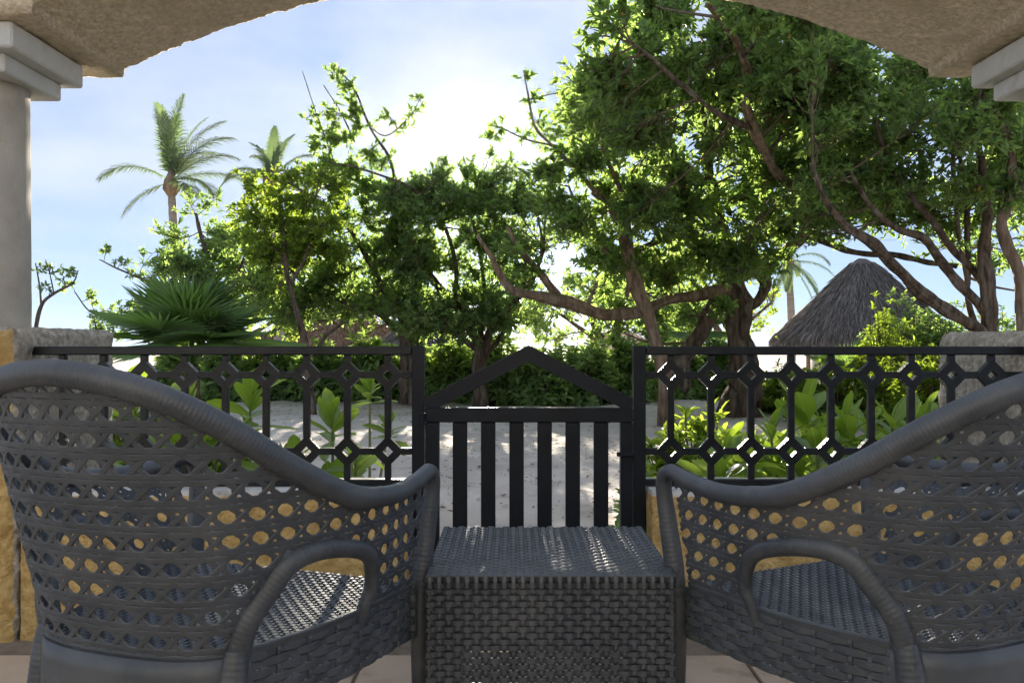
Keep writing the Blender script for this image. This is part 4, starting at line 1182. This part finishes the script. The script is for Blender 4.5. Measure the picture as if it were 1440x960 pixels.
# ------------------------------------------------------------------ fan palms
def fan_frond(root, base, az, el, pet, R, rn, seg=34, spread=2.2, cup=.22, droop=.12):
    d = np.array([math.cos(az) * math.cos(el), math.sin(az) * math.cos(el), math.sin(el)])
    side = np.array([-math.sin(az), math.cos(az), 0]); up = np.cross(d, side)
    up = up if up[2] > 0 else -up
    hub = np.asarray(base) + d * pet - np.array([0, 0, .06 * pet])
    V = []; Fc = []
    b0 = np.asarray(base)
    for s_, u_ in ((side, up), (up, side)):
        b = len(V); w = .010
        V += [b0 - s_ * w, b0 + s_ * w, hub + s_ * w * .6, hub - s_ * w * .6]; Fc.append((b, b + 1, b + 2, b + 3))
    # blade leans over from the petiole
    bd = unit(d * .9 + up * -.35); bu = unit(np.cross(bd, side)); bu = bu if bu[2] > 0 else -bu
    for k in range(seg):
        a0 = -spread + 2 * spread * k / seg; a1 = -spread + 2 * spread * (k + 1) / seg; am = (a0 + a1) / 2
        Lk = R * (.72 + .28 * math.cos(am * .62)) * NPR.uniform(.93, 1.05)
        def pt(a, r, h): return hub + (bd * math.cos(a) + side * math.sin(a)) * r + bu * (h + cup * r * math.sin(abs(a)) * .8) - np.array([0, 0, 1]) * droop * r * r / R
        b = len(V); h = .014
        V += [hub, pt(a0, Lk * .40, -h), pt(am, Lk * .46, h), pt(a1, Lk * .40, -h), pt(am - .02, Lk, -.02)]
        Fc += [(b, b + 1, b + 2), (b, b + 2, b + 3), (b + 1, b + 4, b + 2), (b + 2, b + 4, b + 3)]
    o = mkobj('fan_frond', V, Fc, M['fan_leaf'], root)
    at = o.data.attributes.new('rnd', 'FLOAT', 'FACE'); at.data.foreach_set('value', [float(np.clip(rn + NPR.uniform(-.25, .25), 0, 1)) for _ in Fc])

def fan_palm(label, px, D, z, R, n, seed, pet=.7, els=(-10, 75)):
    b = P(px, 480, D); b[2] = float(ground_z(b[0], b[1]))
    t = thing('fan_palm', label, 'palm', b, 'fan palms')
    top = np.array([b[0], b[1], z])
    MB().tube(catmull([b - [0, 0, .1], (b + top) / 2 + [.03, 0, 0], top], 10), np.linspace(.075, .06, 21), 9, wob=.12).build('trunk', M['bark'], t, True)
    g = random.Random(seed)
    for k in range(n):
        az = k * 2.399 + g.uniform(-.3, .3); el = math.radians(els[0] + (els[1] - els[0]) * (k / (n - 1)) ** .9 + g.uniform(-8, 8))
        fan_frond(t, top, az, el, pet * g.uniform(.8, 1.15), R * g.uniform(.85, 1.12), g.random())
fan_palm('broad fan palm behind the left end of the railing', 268, 7.6, .80, .62, 22, 5, .42, (22, 90))
fan_palm('fan palm in the shade behind the trunk of the leaning tree', 968, 15.5, 1.0, .8, 11, 6, .6)
fan_palm('low fan palm in front of the tall thatched roof', 1192, 15, .30, .6, 9, 9, .4, (5, 80))

# ------------------------------------------------------------------ thatched huts
def thatch_hut(label, apex, D, eave_px, eave_py, thm, nb, ridge=.3, tiers=2, wall=None, sq=1.0):
    a = P(apex[0], apex[1], D); R = eave_px / F * D; ez = EYE + (CY - eave_py) / F * D
    gz = float(ground_z(a[0], a[1]))
    t = thing('thatched_hut', label, 'hut', (a[0], a[1], gz), 'thatched beach huts')
    straw = 'straw_brown' if thm == 'thatch_brown' else 'straw'
    n = 48; V = []; Fc = []
    prof = [(ridge * .3, a[2] + .12), (ridge, a[2] - .05), (R * .5, a[2] * .52 + ez * .48 + .10), (R * .86, ez + (a[2] - ez) * .16), (R, ez), (R * .93, ez - .18), (R * .5, ez + .2)]
    for r, z in prof:
        for k in range(n):
            th = 2 * math.pi * k / n
            V.append((a[0] + r * math.cos(th) * sq, a[1] + r * math.sin(th), z + .04 * noise.noise(Vector((k * .9, r * 3, z)))))
    for i in range(len(prof) - 1):
        for k in range(n):
            k2 = (k + 1) % n; Fc.append((i * n + k, i * n + k2, (i + 1) * n + k2, (i + 1) * n + k))
    Fc.append(tuple(range(n)))
    mkobj('roof', V, Fc, M[thm], t, True)
    # bundles of palm thatch lying down the slope
    s = NPR.random(nb) ** .75; th = NPR.uniform(math.pi, 2 * math.pi, nb)
    r = ridge + (R - ridge) * s; pr = np.array(prof[1:5]); z = np.interp(r, pr[:, 0], pr[:, 1])
    c, sn = np.cos(th), np.sin(th)
    pos = np.stack([a[0] + r * c * sq, a[1] + r * sn, z + .03 + .05 * NPR.random(nb)], 1)
    sl = (ez - a[2]) / (R - ridge)
    d = np.stack([c * sq, sn, np.full(nb, sl)], 1) + NPR.normal(size=(nb, 3)) * .16
    nm = np.stack([c, sn, np.full(nb, 1.2)], 1) + NPR.normal(size=(nb, 3)) * .3
    L = .6 * NPR.uniform(.5, 1.2, nb)
    leaves('thatch', pos, d, nm, L, .045, M[straw], t, fold=.2, wide=.3)
    # shaggy eaves and, on the taller roof, a shaggy band higher up
    for (rr, zz, dn) in ([(R * .985, ez + .06, 1.0)] + ([(R * .80, ez + (a[2] - ez) * .235, .7)] if tiers > 1 else [])):
        m = int(nb * .5 * dn); th = NPR.uniform(math.pi * .95, 2.05 * math.pi, m); c, sn = np.cos(th), np.sin(th)
        pos = np.stack([a[0] + rr * c * sq, a[1] + rr * sn, zz + NPR.normal(size=m) * .03], 1)
        d = np.stack([c * .45, sn * .45, np.full(m, -1.0)], 1) + NPR.normal(size=(m, 3)) * .16
        leaves('thatch_fringe', pos, d, np.stack([c, sn, np.full(m, .4)], 1), .5 * NPR.uniform(.5, 1.3, m), .08, M[straw], t, fold=.2, wide=.4)
    for k in range(8):
        th = 2 * math.pi * (k + .5) / 8; x, y = a[0] + R * .8 * math.cos(th) * sq, a[1] + R * .8 * math.sin(th)
        MB().tube([(x, y, gz - .1), (x + .02, y, (gz + ez) / 2), (x, y, ez + .25)], .09, 9, wob=.06).build('post', M['wood'], t, True)
    if wall:
        MB().tube([(a[0], a[1], gz - .05), (a[0], a[1], ez + .05)], R * wall, 32).build('wall', M['hut_wall'], t, True)
    return t
thatch_hut('tall conical thatched roof hut behind the right railing', (1212, 368), 36, 120, 472, 'thatch', 16000, .45, 2, .6)
thatch_hut('low brown thatched hut left of the gate under the trees', (470, 440), 34, 120, 481, 'thatch_brown', 6000, 1.6, 1, None)
thatch_hut('grey thatched hut just left of the gate post', (590, 452), 30, 74, 497, 'thatch', 4500, .3, 1, None)

# white beach cabin glimpsed right of the gate
cb = P(884, 480, 26); cz = float(ground_z(cb[0], cb[1]))
cab = thing('beach_cabin', 'white beach cabin with a terracotta roof glimpsed beside the right gate post', 'cabin', (cb[0], cb[1] + 1, cz))
MB().box(cb[0] - .9, cb[0] + .35, cb[1], cb[1] + 2.5, cz, 1.02, .02).build('wall', M['hut_wall'], cab)
MB().add([(cb[0] - 1.2, cb[1] - .3, 1.0), (cb[0] + .6, cb[1] - .3, 1.0), (cb[0] + .6, cb[1] + 2.8, 1.0), (cb[0] - 1.2, cb[1] + 2.8, 1.0), (cb[0] - .9, cb[1] + 1.2, 1.3), (cb[0] + .3, cb[1] + 1.2, 1.3)],
         [(0, 1, 5, 4), (2, 3, 4, 5), (1, 2, 5), (3, 0, 4), (3, 2, 1, 0)]).build('roof', M['brick'], cab)
MB().box(cb[0] - .55, cb[0] - .1, cb[1] - .03, cb[1] - .004, cz + .1, .6, .005).build('door', M['wood'], cab)

# ------------------------------------------------------------------ hedge shrubs
def shrub(label, px, D, w, h, n_ros, lsize, mat, group, seed, name='hedge_shrub', k=9, flat=.8, cat='shrub', zoff=0.0, wr=.42, rn=(0, 1)):
    g = np.random.default_rng(seed)
    b = P(px, 480, D); b[2] = float(ground_z(b[0], b[1])) + zoff
    t = thing(name, label, cat, b, group)
    q = g.normal(size=(n_ros, 3)); q /= np.linalg.norm(q, axis=1)[:, None]; q *= (g.random(n_ros) ** .33)[:, None]
    q[:, 2] = np.abs(q[:, 2])
    lob = 1 + .22 * np.sin(q[:, 0] * 6 + seed) * np.cos(q[:, 1] * 5 + seed * 2) + g.normal(size=n_ros) * .06
    tips = b + q * lob[:, None] * [w / 2, w / 2 * flat, h * .92] + [0, 0, .06]
    root_ = b + np.c_[(q[:, :2] * [w * .18, w * .16]), np.zeros(n_ros) - .03]
    mid = root_ * .45 + tips * .55 + np.c_[np.zeros((n_ros, 2)), .10 * h * g.random(n_ros)]
    twig_mesh('stems', root_, mid, tips, np.full(n_ros, .009), np.full(n_ros, .004), M['twig'], t)
    ax = unit(tips - mid)
    ax = unit(ax + [0, 0, .5])
    ref = unit(g.normal(size=(n_ros, 3))); A = unit(np.cross(ax, ref)); B = np.cross(ax, A)
    pos, dr, nr = [], [], []
    for i in range(k):
        a = i * 2.4; tilt = g.uniform(.25, .95, (n_ros, 1))
        rad = A * math.cos(a) + B * math.sin(a)
        dr.append(unit(ax * (1 - tilt) + rad * tilt * 1.2)); nr.append(unit(ax - rad * .25 + g.normal(size=(n_ros, 3)) * .15))
        pos.append(tips - ax * lsize * (i / k) * .8)
    N_ = n_ros * k
    leaves('foliage', np.vstack(pos), np.vstack(dr), np.vstack(nr), lsize * g.uniform(.7, 1.2, N_), wr, mat, t, g.uniform(rn[0], rn[1], N_), wide=.62)
    return t
hx = [(255, 15.2), (325, 15.0), (392, 15.4), (455, 15.0), (520, 14.8), (585, 15.2), (640, 14.6), (700, 14.2), (760, 13.9), (822, 14.3), (880, 14.8), (945, 15.6), (1005, 15.8)]
HN = ['behind the fan palm at left', 'left of the low hut', 'in front of the low brown hut', 'below the sunlit tree', 'below the open crowned tree', 'behind the left gate post', 'seen above the left slope of the gate',
      'under the left half of the gate gable', 'under the peak of the gate gable', 'under the right half of the gate gable', 'behind the right gate post', 'between gate post and big tree', 'behind the big tree trunk']
for i, ((px, D), h) in enumerate(zip(hx, HN)):
    shrub('dense green hedge shrub ' + h, px, D, 1.15, 1.0 + .12 * math.sin(i * 2.1), 430, .155, M['hedge'], 'shrubs of the clipped hedge', 100 + i)
for i, (px, D, w, h, lab) in enumerate(((1175, 11, 1.5, .72, 'yellow green shrub below the tall thatched roof'), (1262, 10.5, 1.4, .75, 'yellow green shrub left of the right pier'), (1310, 9.6, 1.0, .85, 'bright shrub touching the right pier'), (1105, 12.5, 1.2, .6, 'low yellow green shrub beside the big tree trunk'))):
    shrub(lab, px, D, w, h, 420, .10, M['leaf_lime'], 'sunlit shrubs', 140 + i, 'sunlit_shrub', 8)
shrub('tall dark green bush right of the tall thatched roof', 1295, 14.5, 2.2, 1.75, 1300, .09, M['leaf_dark'], None, 160, 'tall_bush', 9)
shrub('upright yellow tipped shrub in front of the tall thatched roof', 1246, 13.5, .95, 1.62, 420, .09, M['leaf_lime'], None, 161, 'upright_shrub', 8)
shrub('dark bush beyond the fan trunk tree', 1400, 15, 2.0, 1.6, 900, .10, M['leaf_dark'], None, 162, 'dark_bush', 8)
shrub('fine leaved yellow green shrub beside the right gate post', 975, 5.0, .62, .62, 240, .085, M['leaf_lime'], None, 163, 'fine_leaved_shrub', 8, wr=.34)
shrub('small dark green shrub at the foot of the right gate post', 905, 3.75, .32, .50, 46, .07, M['hedge'], None, 164, 'small_shrub', 8)
shrub('low tangled green shrub under the broad leaved plants at right', 1120, 5.0, 1.6, .48, 420, .075, M['hedge'], None, 165, 'tangled_shrub', 8, flat=.5)
shrub('low green shrub behind the left railing', 215, 5.6, 1.5, .62, 420, .085, M['leaf_lime'], None, 166, 'low_shrub', 8, flat=.6)

# ------------------------------------------------------------------ broad leaved plants behind the railings
def leaf_shape(L, W, curl, fold):
    n = 7; V = []; f = []
    for i in range(n + 1):
        t = i / n
        w = W / 2 * (math.sin(math.pi * min(1, t * .93 + .04) ** 1.25) ** .75) * (1.0 if t < 1 else 0) + .002 * (t < .2)
        x = t * L; z = -curl * L * t * t
        for s in (-1, -.5, 0, .5, 1):
            V.append((x, s * w, z + fold * abs(s) * w + .03 * w * math.sin(5 * t * 6.28) * abs(s)))
    for i in range(n):
        for j in range(4):
            a = i * 5 + j; f.append((a, a + 5, a + 6, a + 1))
    o = mkobj('leaf', V, f, M['big_leaf'], smooth=True); me = o.data; bpy.data.objects.remove(o); return me
LM = [leaf_shape(1, .40, .10, .25), leaf_shape(1, .46, .22, .2), leaf_shape(1, .36, .35, .3), leaf_shape(1, .52, .05, .15)]

def broad_plant(label, px, py, D, stems, size, seed, per=11, tall=.5):
    """py is the height of the tallest rosette; each leaf is its own part"""
    g = random.Random(seed)
    c = P(px, py, D); b = np.array([c[0], c[1], float(ground_z(c[0], c[1]))])
    t = thing('broad_leaved_plant', label, 'plant', b, 'broad leaved plants behind the railings')
    for s in range(stems):
        h = (c[2] - b[2]) * (1 if s == 0 else g.uniform(.45, .9))
        a = g.uniform(0, 6.28); rr = (0 if s == 0 else g.uniform(.08, .26)) * size / .16
        top = b + np.array([math.cos(a) * rr, math.sin(a) * rr * .7, h])
        path = catmull([b + [math.cos(a) * rr * .2, math.sin(a) * rr * .2, -.04], (b + top) / 2 + [math.cos(a) * rr * .15, 0, .02], top], 6)
        MB().tube(path, np.linspace(.010, .006, len(path)), 7).build('stem', M['stem'], t, True)
        for k in range(per):
            az = k * 2.4 + g.uniform(-.35, .35); u = k / (per - 1)
            el = math.radians(72 - 78 * (1 - u) ** .8 + g.uniform(-14, 14)) if per > 1 else 0
            el = math.radians(5 + 68 * u ** 1.2 + g.uniform(-16, 16))
            L = size * g.uniform(.75, 1.2) * (1 - .35 * u)
            pos = top - np.array([0, 0, 1]) * (1 - u) * .09 * size / .16
            o = bpy.data.objects.new('leaf', LM[g.randrange(4)]); COL.objects.link(o); o.parent = t
            o.location = pos - b
            o.rotation_euler = (g.uniform(-.5, .5), -el, az)
            o.scale = (L, L * g.uniform(.9, 1.15), L)
for a in [('broad leaved plant framed by the left railing near its middle', 352, 560, 4.6, 3, .27, 1), ('tall broad leaved rosette in the left railing near the gate', 468, 588, 4.0, 3, .24, 2), ('small round leaved plant behind the left railing', 520, 545, 5.2, 2, .17, 3),
          ('low broad leaved plant at the foot of the left railing', 500, 645, 3.6, 3, .17, 4), ('broad leaved plant half hidden by the left chair back', 262, 570, 4.4, 3, .24, 5), ('broad leaved plant seen through the cane of the left chair', 190, 560, 4.2, 3, .24, 6),
          ('low plant seen between left chair rim and railing', 415, 650, 3.7, 3, .17, 7),
          ('broad leaved plant near the left end of the right railing', 1030, 619, 4.3, 2, .21, 11), ('drooping broad leaved plant in the right railing', 1085, 604, 4.0, 2, .25, 12), ('tallest upright broad leaved plant in the right railing', 1135, 579, 4.1, 3, .28, 13),
          ('glossy broad leaved plant beyond the middle of the right railing', 1190, 594, 4.3, 3, .26, 14), ('wide leaved plant above the right chair rim', 1255, 589, 4.0, 3, .28, 15), ('broad leaved plant beside the right pier', 1300, 584, 4.4, 2, .26, 16),
          ('low broad leaved plant above the right chair arm', 1060, 640, 3.6, 2, .19, 17), ('low broad leaved plant behind the right chair', 1150, 630, 3.6, 2, .22, 18), ('broad leaved plant at the back of the right bed', 1220, 600, 4.8, 2, .26, 19)]:
    broad_plant(*a)

# ------------------------------------------------------------------ thin haze volume added to imitate the sun's glare
hz = MB().box(-310, 310, -12, 330, -3.2, 12).build('haze', None, kind='stuff')
hz.data.materials.clear()
hm, ht, hb = new_mat('glare_haze'); ht.nodes.remove(hb)
pv_ = ht.nodes.new('ShaderNodeVolumePrincipled')
pv_.inputs['Color'].default_value = (.97, .98, 1.0, 1)
pv_.inputs['Density'].default_value = .00007
pv_.inputs['Anisotropy'].default_value = .92
ht.links.new(pv_.outputs[0], ht.nodes['Material Output'].inputs['Volume'])
hz.data.materials.append(hm)
tag(hz, 'thin added haze that imitates the glare around the sun', 'haze')
